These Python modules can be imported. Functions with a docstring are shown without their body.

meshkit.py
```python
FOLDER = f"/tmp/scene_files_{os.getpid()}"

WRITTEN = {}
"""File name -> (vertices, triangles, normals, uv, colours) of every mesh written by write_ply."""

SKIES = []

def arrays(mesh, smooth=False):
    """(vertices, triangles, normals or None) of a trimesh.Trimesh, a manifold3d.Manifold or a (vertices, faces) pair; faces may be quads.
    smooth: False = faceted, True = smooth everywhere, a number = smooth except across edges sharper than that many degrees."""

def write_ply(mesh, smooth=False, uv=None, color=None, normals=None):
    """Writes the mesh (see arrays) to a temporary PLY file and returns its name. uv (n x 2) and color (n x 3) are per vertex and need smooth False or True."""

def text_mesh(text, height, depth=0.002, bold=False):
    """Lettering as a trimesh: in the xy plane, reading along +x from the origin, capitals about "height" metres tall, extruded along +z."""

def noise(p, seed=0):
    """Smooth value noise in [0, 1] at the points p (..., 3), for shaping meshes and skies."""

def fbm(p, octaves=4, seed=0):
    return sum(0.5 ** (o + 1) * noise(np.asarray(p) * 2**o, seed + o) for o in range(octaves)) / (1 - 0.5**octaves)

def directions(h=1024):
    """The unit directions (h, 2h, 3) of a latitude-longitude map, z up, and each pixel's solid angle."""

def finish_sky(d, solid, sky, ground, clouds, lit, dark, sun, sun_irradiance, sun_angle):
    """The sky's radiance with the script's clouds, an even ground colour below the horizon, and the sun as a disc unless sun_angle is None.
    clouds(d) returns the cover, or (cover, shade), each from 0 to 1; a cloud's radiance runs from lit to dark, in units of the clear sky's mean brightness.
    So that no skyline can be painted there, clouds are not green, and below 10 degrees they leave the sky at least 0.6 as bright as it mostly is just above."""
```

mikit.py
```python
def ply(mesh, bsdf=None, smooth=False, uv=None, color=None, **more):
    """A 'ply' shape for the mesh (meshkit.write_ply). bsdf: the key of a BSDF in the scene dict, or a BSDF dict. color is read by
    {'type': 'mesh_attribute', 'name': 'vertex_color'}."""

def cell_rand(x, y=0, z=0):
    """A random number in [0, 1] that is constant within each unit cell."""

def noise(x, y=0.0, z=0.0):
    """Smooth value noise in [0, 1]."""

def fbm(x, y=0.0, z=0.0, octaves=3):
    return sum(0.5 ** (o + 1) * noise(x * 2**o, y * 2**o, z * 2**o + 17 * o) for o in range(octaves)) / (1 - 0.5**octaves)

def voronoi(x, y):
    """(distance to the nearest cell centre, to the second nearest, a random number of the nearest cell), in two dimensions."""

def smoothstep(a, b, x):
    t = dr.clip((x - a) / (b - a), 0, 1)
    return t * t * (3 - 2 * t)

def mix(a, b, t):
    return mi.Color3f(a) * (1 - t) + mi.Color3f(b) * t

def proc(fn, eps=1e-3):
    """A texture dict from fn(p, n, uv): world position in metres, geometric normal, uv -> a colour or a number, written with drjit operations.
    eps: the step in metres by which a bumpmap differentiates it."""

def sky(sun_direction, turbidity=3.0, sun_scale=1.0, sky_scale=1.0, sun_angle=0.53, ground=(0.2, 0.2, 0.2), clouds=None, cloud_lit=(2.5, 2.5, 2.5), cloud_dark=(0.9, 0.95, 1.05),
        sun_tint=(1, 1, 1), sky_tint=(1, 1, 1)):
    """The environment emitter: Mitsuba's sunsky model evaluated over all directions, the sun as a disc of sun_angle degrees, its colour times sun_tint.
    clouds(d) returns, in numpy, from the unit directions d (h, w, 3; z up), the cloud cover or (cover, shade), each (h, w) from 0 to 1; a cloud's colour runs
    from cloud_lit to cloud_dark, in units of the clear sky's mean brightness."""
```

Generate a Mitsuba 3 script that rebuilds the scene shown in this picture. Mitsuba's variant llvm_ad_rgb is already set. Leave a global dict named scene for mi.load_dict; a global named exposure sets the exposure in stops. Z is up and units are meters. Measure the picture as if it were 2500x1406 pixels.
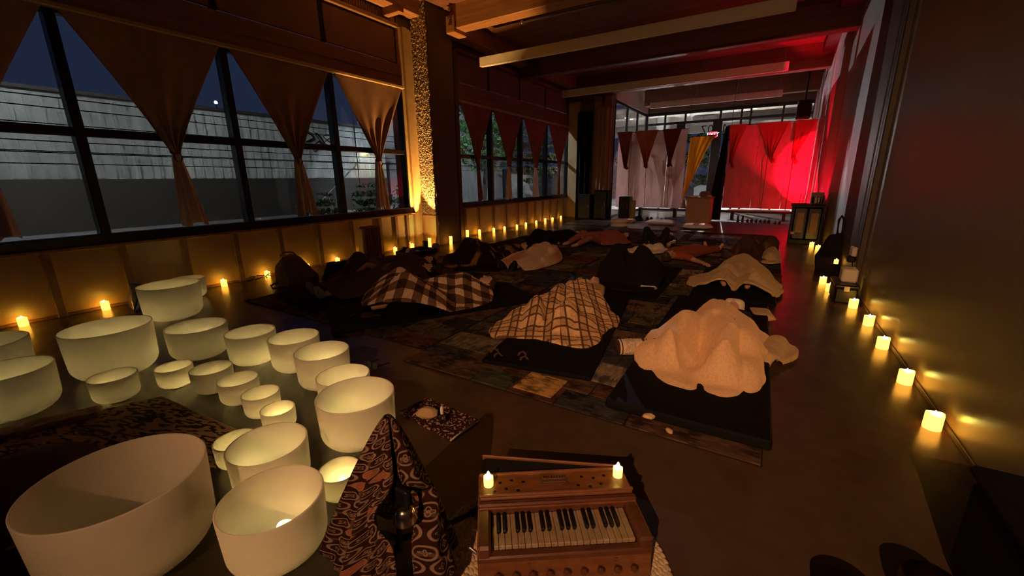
import math, random
import numpy as np, trimesh, drjit as dr, mitsuba as mi
from manifold3d import Manifold
import shapely
import mikit, meshkit
from mikit import proc, noise, fbm, voronoi, cell_rand, smoothstep, mix

T = mi.ScalarTransform4f
scene, labels = {}, {}
RNG = random.Random(7)
PI = math.pi

# ---------------------------------------------------------------- camera
YAW, PIT, ROL, FPX = -0.55382437, 0.25807116, 0.01190246, 1007.65796
fw = np.array([math.sin(YAW) * math.cos(PIT), math.cos(YAW) * math.cos(PIT), -math.sin(PIT)])
r0 = np.array([math.cos(YAW), -math.sin(YAW), 0]); d0 = np.cross(fw, r0)
upv = -(-math.sin(ROL) * r0 + math.cos(ROL) * d0)
EYE = np.array([0, 0, 1.55])
scene['camera'] = {'type': 'perspective', 'fov': 2 * math.degrees(math.atan(1250 / FPX)), 'fov_axis': 'x', 'near_clip': 0.05, 'far_clip': 400.0,
                   'to_world': T().look_at(origin=EYE.tolist(), target=(EYE + fw).tolist(), up=upv.tolist())}
exposure = 0.0

# ---------------------------------------------------------------- sky and large lights
scene['night_sky'] = {'type': 'constant', 'radiance': {'type': 'rgb', 'value': [0.012, 0.019, 0.045]}, 'sampling_weight': .5}
CANDLE = [1.0, 0.58, 0.075]
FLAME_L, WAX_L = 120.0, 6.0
RED = [1.0, 0.005, 0.04]
# the spot lamp hanging behind the camera
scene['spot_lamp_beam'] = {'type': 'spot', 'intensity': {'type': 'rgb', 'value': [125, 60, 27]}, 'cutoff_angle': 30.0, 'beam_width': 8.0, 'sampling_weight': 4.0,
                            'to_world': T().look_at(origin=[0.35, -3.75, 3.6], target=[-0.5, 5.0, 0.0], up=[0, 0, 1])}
# uplight standing at the foot of the concrete pier
for n_, c_, w_, i_ in (('pier_uplight_beam', 30, 26, 95.), ('pier_uplight_spill', 84, 30, 4.)):
    scene[n_] = {'type': 'spot', 'intensity': {'type': 'rgb', 'value': [i_, i_ * .49, i_ * .13]}, 'cutoff_angle': float(c_), 'beam_width': float(w_), 'sampling_weight': 4.0 if i_ > 50 else 1.0,
                 'to_world': T().look_at(origin=[-6.78, 7.12, 0.2], target=[-6.70, 7.16, 3.0], up=[0, 1, 0])}
# red stage lamp behind the black cabinet
for n_, o_, t_, c_, w_, i_ in (('stage_lamp_core', [.72, 12.7, .92], [1.1, 17.2, 1.72], 14.6, 13.4, 170.), ('stage_lamp_beam', [.84, 16.0, .36], [.9, 16.3, 1.3], 50, 40, 26.), ('stage_lamp_spill', [.84, 16.0, .36], [.64, 16.6, 1.0], 88, 60, 3.), ('stage_lamp_up', [.62, 12.44, .92], [.62, 14.7, 5.2], 13, 11.5, 120.), ('stage_lamp_wash', [.78, 12.44, .84], [.98, 12.8, 2.2], 60, 35, 16.)):
    scene[n_] = {'type': 'spot', 'intensity': {'type': 'rgb', 'value': [c * i_ for c in RED]}, 'cutoff_angle': float(c_), 'beam_width': float(w_), 'sampling_weight': 3.5 if i_ > 50 else 1.3, 'to_world': T().look_at(origin=o_, target=t_, up=[0, 1, .1])}
# street lamps outside (built below as lamp heads on poles)
STREET = [('street_lamp', (-15.0, 0.0, 8.2), [34, 36, 34]), ('street_lamp', (-15.0, 13.0, 8.2), [30, 36, 40])]

# ---------------------------------------------------------------- materials
def rgb(*c): return {'type': 'rgb', 'value': list(c[0] if len(c) == 1 else c)}
def srgb(r, g, b):
    f = lambda v: (v / 255 / 12.92) if v / 255 < .04045 else ((v / 255 + .055) / 1.055) ** 2.4
    return [f(r), f(g), f(b)]
def M(name, color, rough=.6, spec=.4, metal=0., bump=None, bscale=1.0, two=True, **kw):
    b = {'type': 'principled', 'base_color': color if isinstance(color, dict) else rgb(color), 'roughness': rough, 'specular': spec, 'metallic': metal, **kw}
    if bump is not None: b = {'type': 'bumpmap', 'arbitrary': bump, 'scale': bscale, 'bsdf': b}
    scene[name] = {'type': 'twosided', 'bsdf': b} if two else b
    return name
def THIN(name, color, dt=.7, rough=.5, spec=.0):
    scene[name] = {'type': 'principledthin', 'base_color': color if isinstance(color, dict) else rgb(color), 'roughness': rough, 'diff_trans': dt, 'spec_trans': spec, 'eta': 1.3}
    return name

def f_floor(p, n, uv):
    a = fbm(p.x * .7, p.y * .7, 0, 4); b = fbm(p.x * 3.1 + 9, p.y * 2.3, 0, 4); v = fbm(p.x * 14, p.y * 14, 0, 2)
    c = mix([.026, .016, .010], [.066, .04, .024], smoothstep(.3, .7, a))
    c = mix(c, mi.Color3f(.06, .03, .018), smoothstep(.55, .75, b) * .8)
    return c * (.85 + .3 * v)
M('m_floor', proc(f_floor), proc(lambda p, n, uv: .2 + .16 * fbm(p.x * 1.7, p.y * 1.7, 3, 3)), .7, clearcoat=.5, clearcoat_gloss=.8)
def f_plaster(base, var, sc):
    return lambda p, n, uv: mix([c * (1 - var) for c in base], [c * (1 + var) for c in base], fbm(p.x * sc, p.y * sc, p.z * sc, 4))
M('m_wall_right', proc(f_plaster((.15, .112, .072), .16, 1.3)), .38, .5)
M('m_wall_dark', [.035, .02, .015], .5)
M('m_panel', proc(f_plaster((.66, .49, .25), .14, 2.1)), .65)
M('m_stud', proc(f_plaster((.26, .15, .075), .3, 6)), .6)
M('m_black', [.004, .004, .0045], .5, .25)
M('m_frame', [.006, .006, .007], .35)
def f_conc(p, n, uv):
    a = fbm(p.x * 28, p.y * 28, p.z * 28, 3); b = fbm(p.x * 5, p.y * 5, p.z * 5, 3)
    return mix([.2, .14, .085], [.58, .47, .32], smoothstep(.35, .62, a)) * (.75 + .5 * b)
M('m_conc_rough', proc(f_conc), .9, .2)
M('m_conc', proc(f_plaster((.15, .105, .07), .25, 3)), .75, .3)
def f_wood(dark, light, axis, s=1.0):
    def f(p, n, uv):
        q = [p.x, p.y, p.z]; q[axis] = q[axis] * .07
        g = fbm(q[0] * 26 * s, q[1] * 26 * s, q[2] * 26 * s, 3); lam = cell_rand(dr.floor(p.z / .045), 3, axis)
        k = fbm(p.x * 2 + 5, p.y * 2, p.z * 2, 2)
        return mix(dark, light, dr.clip(g * .8 + .25 * lam + .3 * (k - .5), 0, 1))
    return f
M('m_glulam_x', proc(f_wood((.20, .085, .035), (.46, .23, .10), 0)), .55)
M('m_glulam_shaded', proc(f_wood((.09, .034, .018), (.2, .08, .04), 0)), .6)  # same timber as the near beam, shade of the far beams put into the colour
M('m_glulam_y', proc(f_wood((.22, .10, .04), (.50, .27, .12), 1)), .55)
M('m_header', proc(f_wood((.17, .085, .04), (.34, .18, .09), 1)), .5)
M('m_deck', proc(f_wood((.09, .036, .024), (.2, .085, .05), 0, .6)), .7)
M('m_jamb', proc(f_plaster((.46, .32, .16), .2, 4)), .55)
M('m_lampwhite', proc(f_plaster((.62, .58, .5), .06, 2)), .45)
M('m_steel', [.3, .28, .26], .35, .5, 1.0)
M('m_chrome', [.75, .72, .68], .16, .5, 1.0)
M('m_brass', [.62, .42, .2], .28, .5, 1.0)
M('m_bronze', [.16, .085, .05], .3, .5, 1.0)
def f_linen(base):
    return lambda p, n, uv: mix([c * .85 for c in base], [c * 1.12 for c in base], fbm(uv.x * 9, uv.y * 3, 0, 3)) * (.94 + .12 * noise(uv.x * 160, uv.y * 160))
M('m_transom', proc(f_plaster((.27, .165, .105), .1, 2)), .8, .15)
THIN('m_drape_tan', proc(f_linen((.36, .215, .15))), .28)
THIN('m_drape_rose', proc(f_linen((.36, .15, .13))), .3)
THIN('m_drape_rust', proc(f_linen((.38, .115, .055))), .25)
THIN('m_drape_maroon', proc(f_linen((.16, .035, .03))), .15)
THIN('m_drape_gold', proc(f_linen((.75, .42, .06))), 1.0)
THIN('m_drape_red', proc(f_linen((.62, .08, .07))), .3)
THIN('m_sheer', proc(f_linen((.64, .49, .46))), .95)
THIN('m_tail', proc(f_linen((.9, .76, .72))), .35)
THIN('m_sheer_redlit', proc(f_linen((.72, .22, .25))), .05)  # pale sheet cloth with the red lamp glow put into its colour
THIN('m_sheer_tan', proc(f_linen((.42, .24, .17))), .35)
THIN('m_quartz', proc(lambda p, n, uv: mi.Color3f(.97, .95, .86) * (.96 + .08 * fbm(p.x * 14, p.y * 14, p.z * 14, 3))), 1.0, .4)
M('m_glow_wax', [.9, .8, .55], .5)
scene['m_glass'] = {'type': 'thindielectric', 'int_ior': 1.5}
scene['m_bottle_glass'] = {'type': 'dielectric', 'int_ior': 1.5}
M('m_matblack', proc(lambda p, n, uv: mi.Color3f(.0022, .0022, .0025) * (.6 + .8 * fbm(p.x * 30, p.y * 30, 0, 2))), .8, .2)
M('m_hair', proc(lambda p, n, uv: mix([.006, .004, .003], [.03, .018, .01], fbm(p.x * 60, p.y * 160, p.z * 60, 2))), .5, .4)
M('m_hairbrown', proc(lambda p, n, uv: mix([.03, .014, .007], [.09, .045, .02], fbm(p.x * 60, p.y * 160, p.z * 60, 2))), .5, .4)
M('m_skin', [.52, .31, .22], .5, .4)
M('m_cloth_dark', [.016, .013, .013], .85, .2)
M('m_cloth_rust', [.30, .075, .035], .85, .2)
M('m_cloth_tan', [.42, .27, .13], .85, .2)
M('m_cloth_brown', [.09, .045, .028], .85, .2)
M('m_sock', [.27, .26, .25], .85, .2)
M('m_white', [.72, .70, .66], .5)
M('m_offwhite_cloth', [.62, .55, .47], .85, .2)
M('m_hull_white', [.8, .78, .72], .5)
def fleece(base, dark=.86):
    return lambda p, n, uv: mix([c * dark for c in base], base, smoothstep(.2, .7, fbm(uv.x * 120, uv.y * 120, 0, 3)))
M('m_fleece', proc(fleece((.82, .55, .32))), .95, .1, sheen=.4)
M('m_fleece_cream', proc(fleece((.50, .37, .21))), .95, .1)
M('m_fleece_peach', proc(lambda p, n, uv: mix([.46, .25, .16], [.62, .46, .33], smoothstep(.35, .6, fbm(uv.x * 5, uv.y * 1.3, 0, 3)))), .9, .15)
M('m_pinkcloth', [.30, .1, .09], .9, .15)
def frac(v): return v - dr.floor(v)
def f_plaid(p, n, uv):
    u, v = frac(uv.x / .18), frac(uv.y / .18)
    lu = smoothstep(.06, .035, dr.abs(u - .12)) + smoothstep(.06, .035, dr.abs(u - .52)); lv = smoothstep(.06, .035, dr.abs(v - .12)) + smoothstep(.06, .035, dr.abs(v - .52))
    mid = dr.select((u > .12) & (u < .52), 1., 0.) + dr.select((v > .12) & (v < .52), 1., 0.)
    c = mix([.74, .49, .26], [.36, .21, .11], dr.clip(mid * .42, 0, 1))
    return mix(c, [.075, .028, .014], dr.clip(lu + lv, 0, 1) * .9) * (.8 + .35 * noise(uv.x * 90, uv.y * 90))
M('m_plaid', proc(f_plaid), .95, .1)
def f_buffalo(p, n, uv):
    s = dr.select(frac(uv.x / .21) < .5, 1., 0.) + dr.select(frac(uv.y / .21) < .5, 1., 0.)
    c = dr.select(s > 1.5, mi.Color3f(.055, .026, .017), dr.select(s > .5, mi.Color3f(.20, .115, .07), mi.Color3f(.78, .58, .44)))
    return c * (.8 + .3 * noise(uv.x * 80, uv.y * 80))
M('m_buffalo', proc(f_buffalo), .95, .1)
def f_brownpat(p, n, uv):
    a = smoothstep(.6, .8, fbm(uv.x * 7, uv.y * 2.2, 0, 3))
    return mix([.065, .033, .022], [.16, .10, .05], a)
M('m_brownpat', proc(f_brownpat), .95, .1)
M('m_darkpat', proc(lambda p, n, uv: mix([.02, .011, .008], [.24, .14, .07], smoothstep(.58, .75, fbm(uv.x * 9, uv.y * 9, 0, 3)) * smoothstep(.2, -.2, uv.y))), .95, .1)
M('m_blackcloth', [.010, .008, .008], .95, .1)
# rug patches: worn overdyed fragments
def f_rug(base, seed, line):
    def f(p, n, uv):
        w = fbm(p.x * 9 + seed * 7, p.y * 9, seed, 4); s = smoothstep(.35, .65, noise(p.x * (70 if line else 18), p.y * (14 if line else 60), seed))
        h = fbm(p.x * 30, p.y * 30, seed + 2, 2)
        return mix([c * .2 for c in base], [c * 1.15 for c in base], dr.clip(.75 * w + .6 * s * h, 0, 1) * smoothstep(.25, .6, w + .15 * s))
    return f
RUG = [(.10, .055, .036), (.16, .13, .085), (.06, .065, .042), (.13, .08, .05), (.045, .042, .045), (.25, .20, .14), (.10, .04, .028), (.09, .075, .05), (.035, .03, .028)]
for i, c in enumerate(RUG): M(f'm_rug_{i}', proc(f_rug(c, i, i % 2)), .95, .1)
M('m_rug_base', [.018, .012, .01], .95, .1)
M('m_rug_gold', proc(f_rug((.46, .27, .09), 11, 0)), .95, .1)

# ---------------------------------------------------------------- helpers
COUNT = {}
def key_for(name):
    n = COUNT.get(name, 0); COUNT[name] = n + 1
    return name if n == 0 else f'{name}_{n:03d}'
def tag(k, label=None, cat=None, group=None, kind=None):
    d = {}
    if label: d['label'] = label
    if cat: d['category'] = cat
    if group: d['group'] = group
    if kind: d['kind'] = kind
    labels[k] = {**labels.get(k, {}), **d}
    return k
def thing(name, label, cat, group=None): return tag(key_for(name), label, cat, group)
def put(k, mesh, bsdf, smooth=False, uv=None, **kw):
    scene[k] = mesh if isinstance(mesh, dict) else mikit.ply(mesh, bsdf, smooth, uv=uv, **kw)
    return k
def part(parent, name, mesh, bsdf, smooth=False, label=None, kind=None, **kw):
    k = put(key_for(f'{parent}__{name}'), mesh, bsdf, smooth, **kw)
    if label or kind: tag(k, label, kind=kind)
    return k
def solo(name, mesh, bsdf, label, cat, smooth=False, group=None, kind=None, **kw):
    k = key_for(name); put(k, mesh, bsdf, smooth, **kw); return tag(k, label, cat, group, kind)
def struct(name, mesh, bsdf, label=None, smooth=False, **kw):
    k = key_for(name); put(k, mesh, bsdf, smooth, **kw); return tag(k, label or name.replace('_', ' '), None, None, 'structure')
def cat(ms): return trimesh.util.concatenate([m for m in ms])
def hull(pts): return trimesh.convex.convex_hull(np.asarray(pts, float))
def box(x0, x1, y0, y1, z0, z1, b=0.008):
    x0, x1 = min(x0, x1), max(x0, x1); y0, y1 = min(y0, y1), max(y0, y1); z0, z1 = min(z0, z1), max(z0, z1)
    b = min(b, .3 * (x1 - x0), .3 * (y1 - y0), .3 * (z1 - z0))
    if b <= 0: 
        m = trimesh.creation.box((x1 - x0, y1 - y0, z1 - z0)); m.apply_translation(((x0 + x1) / 2, (y0 + y1) / 2, (z0 + z1) / 2)); return m
    P = []
    for sx, xx in ((1, x0), (-1, x1)):
        for sy, yy in ((1, y0), (-1, y1)):
            for sz, zz in ((1, z0), (-1, z1)):
                P += [(xx, yy + sy * b, zz + sz * b), (xx + sx * b, yy, zz + sz * b), (xx + sx * b, yy + sy * b, zz)]
    return hull(P)
def xf(m, rz=0, loc=(0, 0, 0), rx=0, ry=0):
    m = m.copy(); A = trimesh.transformations
    if rx: m.apply_transform(A.rotation_matrix(rx, [1, 0, 0]))
    if ry: m.apply_transform(A.rotation_matrix(ry, [0, 1, 0]))
    if rz: m.apply_transform(A.rotation_matrix(rz, [0, 0, 1]))
    m.apply_translation(loc); return m
def lathe(prof, n=48, loc=(0, 0, 0)):
    prof = np.asarray(prof, float); k = len(prof); a = np.arange(n) * 2 * PI / n
    V = np.stack([prof[:, None, 0] * np.cos(a), prof[:, None, 0] * np.sin(a), np.repeat(prof[:, None, 1], n, 1)], -1).reshape(-1, 3)
    F = []
    for i in range(k - 1):
        for j in range(n):
            q = [i * n + j, i * n + (j + 1) % n, (i + 1) * n + (j + 1) % n, (i + 1) * n + j]; F += [[q[0], q[1], q[2]], [q[0], q[2], q[3]]]
    m = trimesh.Trimesh(V, F, process=True); m.update_faces(m.nondegenerate_faces()); m.fix_normals()
    m.apply_translation(loc); return m
def tube(pts, r, sides=8):
    p = np.asarray(pts, float); r = np.broadcast_to(r, (len(p),))
    t = np.gradient(p, axis=0); t /= np.linalg.norm(t, axis=1, keepdims=True) + 1e-12
    ref = np.array([0, 0, 1.]) if abs(t[:, 2]).mean() < .8 else np.array([1., 0, 0])
    a = np.cross(t, ref); a /= np.linalg.norm(a, axis=1, keepdims=True) + 1e-12; b = np.cross(t, a)
    g = np.arange(sides) * 2 * PI / sides
    V = p[:, None] + r[:, None, None] * (np.cos(g)[None, :, None] * a[:, None] + np.sin(g)[None, :, None] * b[:, None]); V = V.reshape(-1, 3)
    F = []
    for i in range(len(p) - 1):
        for j in range(sides):
            q = [i * sides + j, i * sides + (j + 1) % sides, (i + 1) * sides + (j + 1) % sides, (i + 1) * sides + j]; F += [[q[0], q[1], q[2]], [q[0], q[2], q[3]]]
    n = len(V); V = np.vstack([V, p[0], p[-1]])
    for j in range(sides): F += [[n, (j + 1) % sides, j], [n + 1, (len(p) - 1) * sides + j, (len(p) - 1) * sides + (j + 1) % sides]]
    m = trimesh.Trimesh(V, F, process=False); m.fix_normals(); return m
def ball(c, r, n=2, s=(1, 1, 1)):
    m = trimesh.creation.icosphere(n, 1.0); m.vertices *= np.array(s) * r; m.apply_translation(c); return m
def shell(P, th=.006, closed_u=False):
    """a closed thin solid from a grid of points (nu, nv, 3)"""
    nu, nv = P.shape[:2]; du = np.gradient(P, axis=0); dv = np.gradient(P, axis=1); n = np.cross(du, dv); n /= np.linalg.norm(n, axis=2, keepdims=True) + 1e-12
    A, B = (P + n * th / 2).reshape(-1, 3), (P - n * th / 2).reshape(-1, 3); o = nu * nv; F = []
    I = np.arange(nu * nv).reshape(nu, nv)
    a, b, c, d = I[:-1, :-1].ravel(), I[1:, :-1].ravel(), I[1:, 1:].ravel(), I[:-1, 1:].ravel()
    F = [np.stack([a, b, c], 1), np.stack([a, c, d], 1), np.stack([a, c, b], 1) + o, np.stack([a, d, c], 1) + o]
    for e in (I[0, :], I[-1, :][::-1], I[:, 0][::-1], I[:, -1]):
        F += [np.stack([e[:-1], e[1:], e[1:] + o], 1), np.stack([e[:-1], e[1:] + o, e[:-1] + o], 1)]
    return trimesh.Trimesh(np.vstack([A, B]), np.vstack(F), process=False)
def st(*a): return np.stack(np.broadcast_arrays(*[np.asarray(v, float) for v in a]), -1)
def nz(p, s=1.0, seed=0, o=3): return meshkit.fbm(np.asarray(p) * s, o, seed)

# ---------------------------------------------------------------- the setting
LX, RX = -7.2, 1.12            # faces of the long walls
struct('floor', box(-7.6, 1.3, -5.2, 21.0, -.1, 0, 0), 'm_floor', 'dark polished concrete floor')
ceil = struct('ceiling', box(-7.6, 1.5, -5.2, 21.1, 5.26, 5.4, 0), 'm_deck', 'dark timber ceiling deck')
for i in range(66):            # decking boards run across between the beams
    y = -5.0 + i * .395
    part(ceil, 'plank', box(-7.3, 1.4, y + .004, y + .388, 5.215, 5.27, .006), 'm_deck')
struct('wall_back', box(-7.6, 1.5, -5.3, -5.15, 0, 5.7, 0), 'm_wall_dark', 'dark wall behind')
struct('wall_right', box(RX, RX + .3, -5.2, 12.8, 0, 5.7, 0), 'm_wall_right', 'smooth taupe painted wall on the right')
struct('wall_right', box(.99, RX + .3, 12.8, 21.1, 0, 5.7, .01), M('m_pilaster', [.2, .09, .08], .6), 'right wall thickened beyond the black cabinet')
struct('trim_1', box(RX - .065, RX + .01, 6.9, 8.7, 0, 5.6, .012), 'm_wall_dark', 'dark painted column on the right wall')
struct('baseboard_right', box(RX - .012, RX + .01, -5, 6.88, .0, .035, .004), 'm_wall_dark', 'thin seam along right wall')
struct('trim_2', box(.72, 1.12, -5.1, 17.0, 4.95, 5.22, .02), 'm_wall_dark', 'dark girder along top of right wall')

# left wall: knee wall, windows, header, transom, in two bays with the concrete pier between
W1, W2 = (-1.78, 7.14), (9.05, 16.05)
wl = struct('wall_left', cat([box(LX - .35, LX - .1, -5.2, W1[0], 0, 5.6, 0), box(LX - .35, LX - .1, W1[0], W2[1], 4.62, 5.6, 0), box(LX - .35, LX - .1, W1[0], W2[1], 0, .8, 0),
     box(LX - .35, LX - .02, 7.14, 9.05, 0, 5.6, 0), box(LX - .35, LX - .1, 16.05, 16.4, 0, 5.6, 0)]), 'm_conc', 'left wall with low panelled knee wall')
S1 = [-1.6, -.9, -.2, .5, 1.19, 1.88, 2.55, 3.24, 3.95, 4.68, 5.41, 6.14, 6.6, 6.95, 7.2]
S2 = [9.12, 9.75, 10.5, 11.2, 11.95, 12.55, 13.15, 13.75, 14.35, 14.95, 15.5, 16.02]
for S in (S1, S2):
    for a, b in zip(S[:-1], S[1:]):
        part(wl, 'panel', box(LX - .11, LX + .045, a + .03, b - .03, .03, .78, .006), 'm_panel')
        part(wl, 'stud', box(LX - .1, LX + .095, a - .04, a + .04, .0, .79, .006), 'm_stud')
    part(wl, 'sill_plate', box(LX - .12, LX + .075, S[0] - .05, S[-1] + .05, 0, .03, .006), 'm_stud')
    part(wl, 'ledge', box(LX - .12, LX + .11, S[0] - .05, S[-1] + .05, .775, .81, .006), 'm_stud')
def window(name, y0, y1, mull, label):
    w = thing(name, label, None); labels[w] = {'label': label, 'kind': 'structure'}
    part(w, 'bottom_rail', box(LX - .12, LX + .04, y0, y1, .81, .93, .008), 'm_frame')
    part(w, 'top_rail', box(LX - .12, LX + .0, y0, y1, 3.44, 3.5, .006), 'm_frame')
    part(w, 'transom_rail', box(LX - .1, LX - .0, y0, y1, 2.11, 2.21, .008), 'm_frame')
    ys = [y0] + mull + [y1]
    for m in ys: part(w, 'mullion', box(LX - .14, LX + .03, m - .05, m + .05, .9, 3.5, .008), 'm_frame')
    for a, b in zip(ys[:-1], ys[1:]):
        for z0, z1 in ((.93, 2.11), (2.21, 3.44)):
            m = trimesh.Trimesh([(LX - .06, a + .05, z0), (LX - .06, b - .05, z0), (LX - .06, b - .05, z1), (LX - .06, a + .05, z1)], [[0, 1, 2], [0, 2, 3]], process=False)
            part(w, 'pane', m, 'm_glass')
        part(w, 'transom_cloth', box(LX - .09, LX - .045, a + .05, b - .05, 4.0, 4.64, .01), 'm_transom')
        part(w, 'transom_bar', box(LX - .1, LX - .06, b - .05, b + .05, 3.97, 4.66, .006), 'm_black')
    part(w, 'header_board', box(LX - .12, LX + .03, y0, y1, 3.52, 3.96, .01), 'm_header')
    part(w, 'header_lip', box(LX - .06, LX + .1, y0, y1, 3.47, 3.53, .012), 'm_jamb')
    part(w, 'header_lip', box(LX - .1, LX + .055, y0, y1, 3.72, 3.745, .006), 'm_header')
    part(w, 'top_ledge', box(LX - .12, LX + .05, y0, y1, 4.66, 4.74, .01), 'm_header')
    return w
window('window_1', W1[0], W1[1], [0.0, 1.78, 3.56, 5.35], 'near long window of dark frames facing the street')
window('window_2', W2[0], W2[1], [10.58, 12.33, 14.12], 'far long window of dark frames facing trees')
for i, (x0, x1, y0, y1) in enumerate(((LX - .1, LX + .04, 7.12, 7.2), (LX - .1, LX + .1, 7.2, 7.34), (LX - .1, LX + .07, 7.34, 7.44), (LX - .1, LX + .02, 7.44, 7.55))):
    struct('trim_3', box(x0, x1, y0, y1, .0, 4.7, .012), 'm_jamb', f'window jamb board {i + 1} beside the pier')
struct('trim_4', box(LX - .1, LX + .06, 8.92, 9.06, 0, 4.7, .01), 'm_conc', 'far window near jamb')
# pier with a chipped rough near face
def rough_face():
    zs, xs = np.linspace(.72, 5.58, 420), np.linspace(LX + .02, -6.76, 44)
    X, Z = np.meshgrid(xs, zs, indexing='ij'); P = np.stack([X, np.full_like(X, 7.55), Z], -1)
    P[..., 1] -= .05 * nz(P, 55, 3, 4) - .01
    P[..., 0] += (.05 * (nz(P, 9, 5) - .5)) * (np.linspace(0, 1, 44)[:, None] > .85)
    return shell(P, .03)
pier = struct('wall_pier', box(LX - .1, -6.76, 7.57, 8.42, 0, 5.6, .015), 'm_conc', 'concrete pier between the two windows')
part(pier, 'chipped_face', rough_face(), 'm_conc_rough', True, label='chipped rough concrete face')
part(pier, 'smooth_foot', box(LX + .02, -6.75, 7.5, 7.6, 0, .74, .012), 'm_jamb')
# return wall and far glazing
struct('wall_return', box(-7.5, -5.42, 16.05, 16.3, 0, 5.6, .01), 'm_conc', 'return wall at the far left corner')
for i, (a, b, bs, z) in enumerate(((-7.15, -6.72, 'm_jamb', 4.4), (-6.1, -5.8, 'm_stud', 4.5), (-5.72, -5.43, 'm_header', 4.5))):
    struct('trim_5', box(a, b, 15.93, 16.08, 0, z, .012), bs, f'upright board {i + 1} on the far left return wall')
struct('wall_far_upper', box(-5.6, 1.3, 20.92, 21.1, 4.38, 5.7, 0), 'm_conc', 'wall band above the far glazing')
struct('wall_side_upper', box(-5.55, -5.38, 16.3, 21.0, 4.38, 5.7, 0), 'm_hull_white', 'pale band above the side glazing')
g = thing('window_3', 'storefront glazing behind the hung cloths', None); labels[g] = {'label': 'storefront glazing behind the hung cloths', 'kind': 'structure'}
for x in (-5.4, -4.59, -3.72, -2.3, -1.5, -1.16, -.02, 1.0):
    part(g, 'mullion', box(x - .035, x + .035, 20.9, 21.04, 0, 4.38, .006), 'm_frame')
part(g, 'door_post', box(-4.05, -3.72, 20.88, 21.06, 0, 3.88, .01), 'm_frame'); part(g, 'door_post', box(-2.56, -2.2, 20.88, 21.06, 0, 3.88, .01), 'm_frame')
for z0, z1 in ((0, .1), (3.86, 3.96), (4.28, 4.4)): part(g, 'rail', box(-5.4, 1.0, 20.91, 21.03, z0, z1, .006), 'm_frame')
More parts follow.
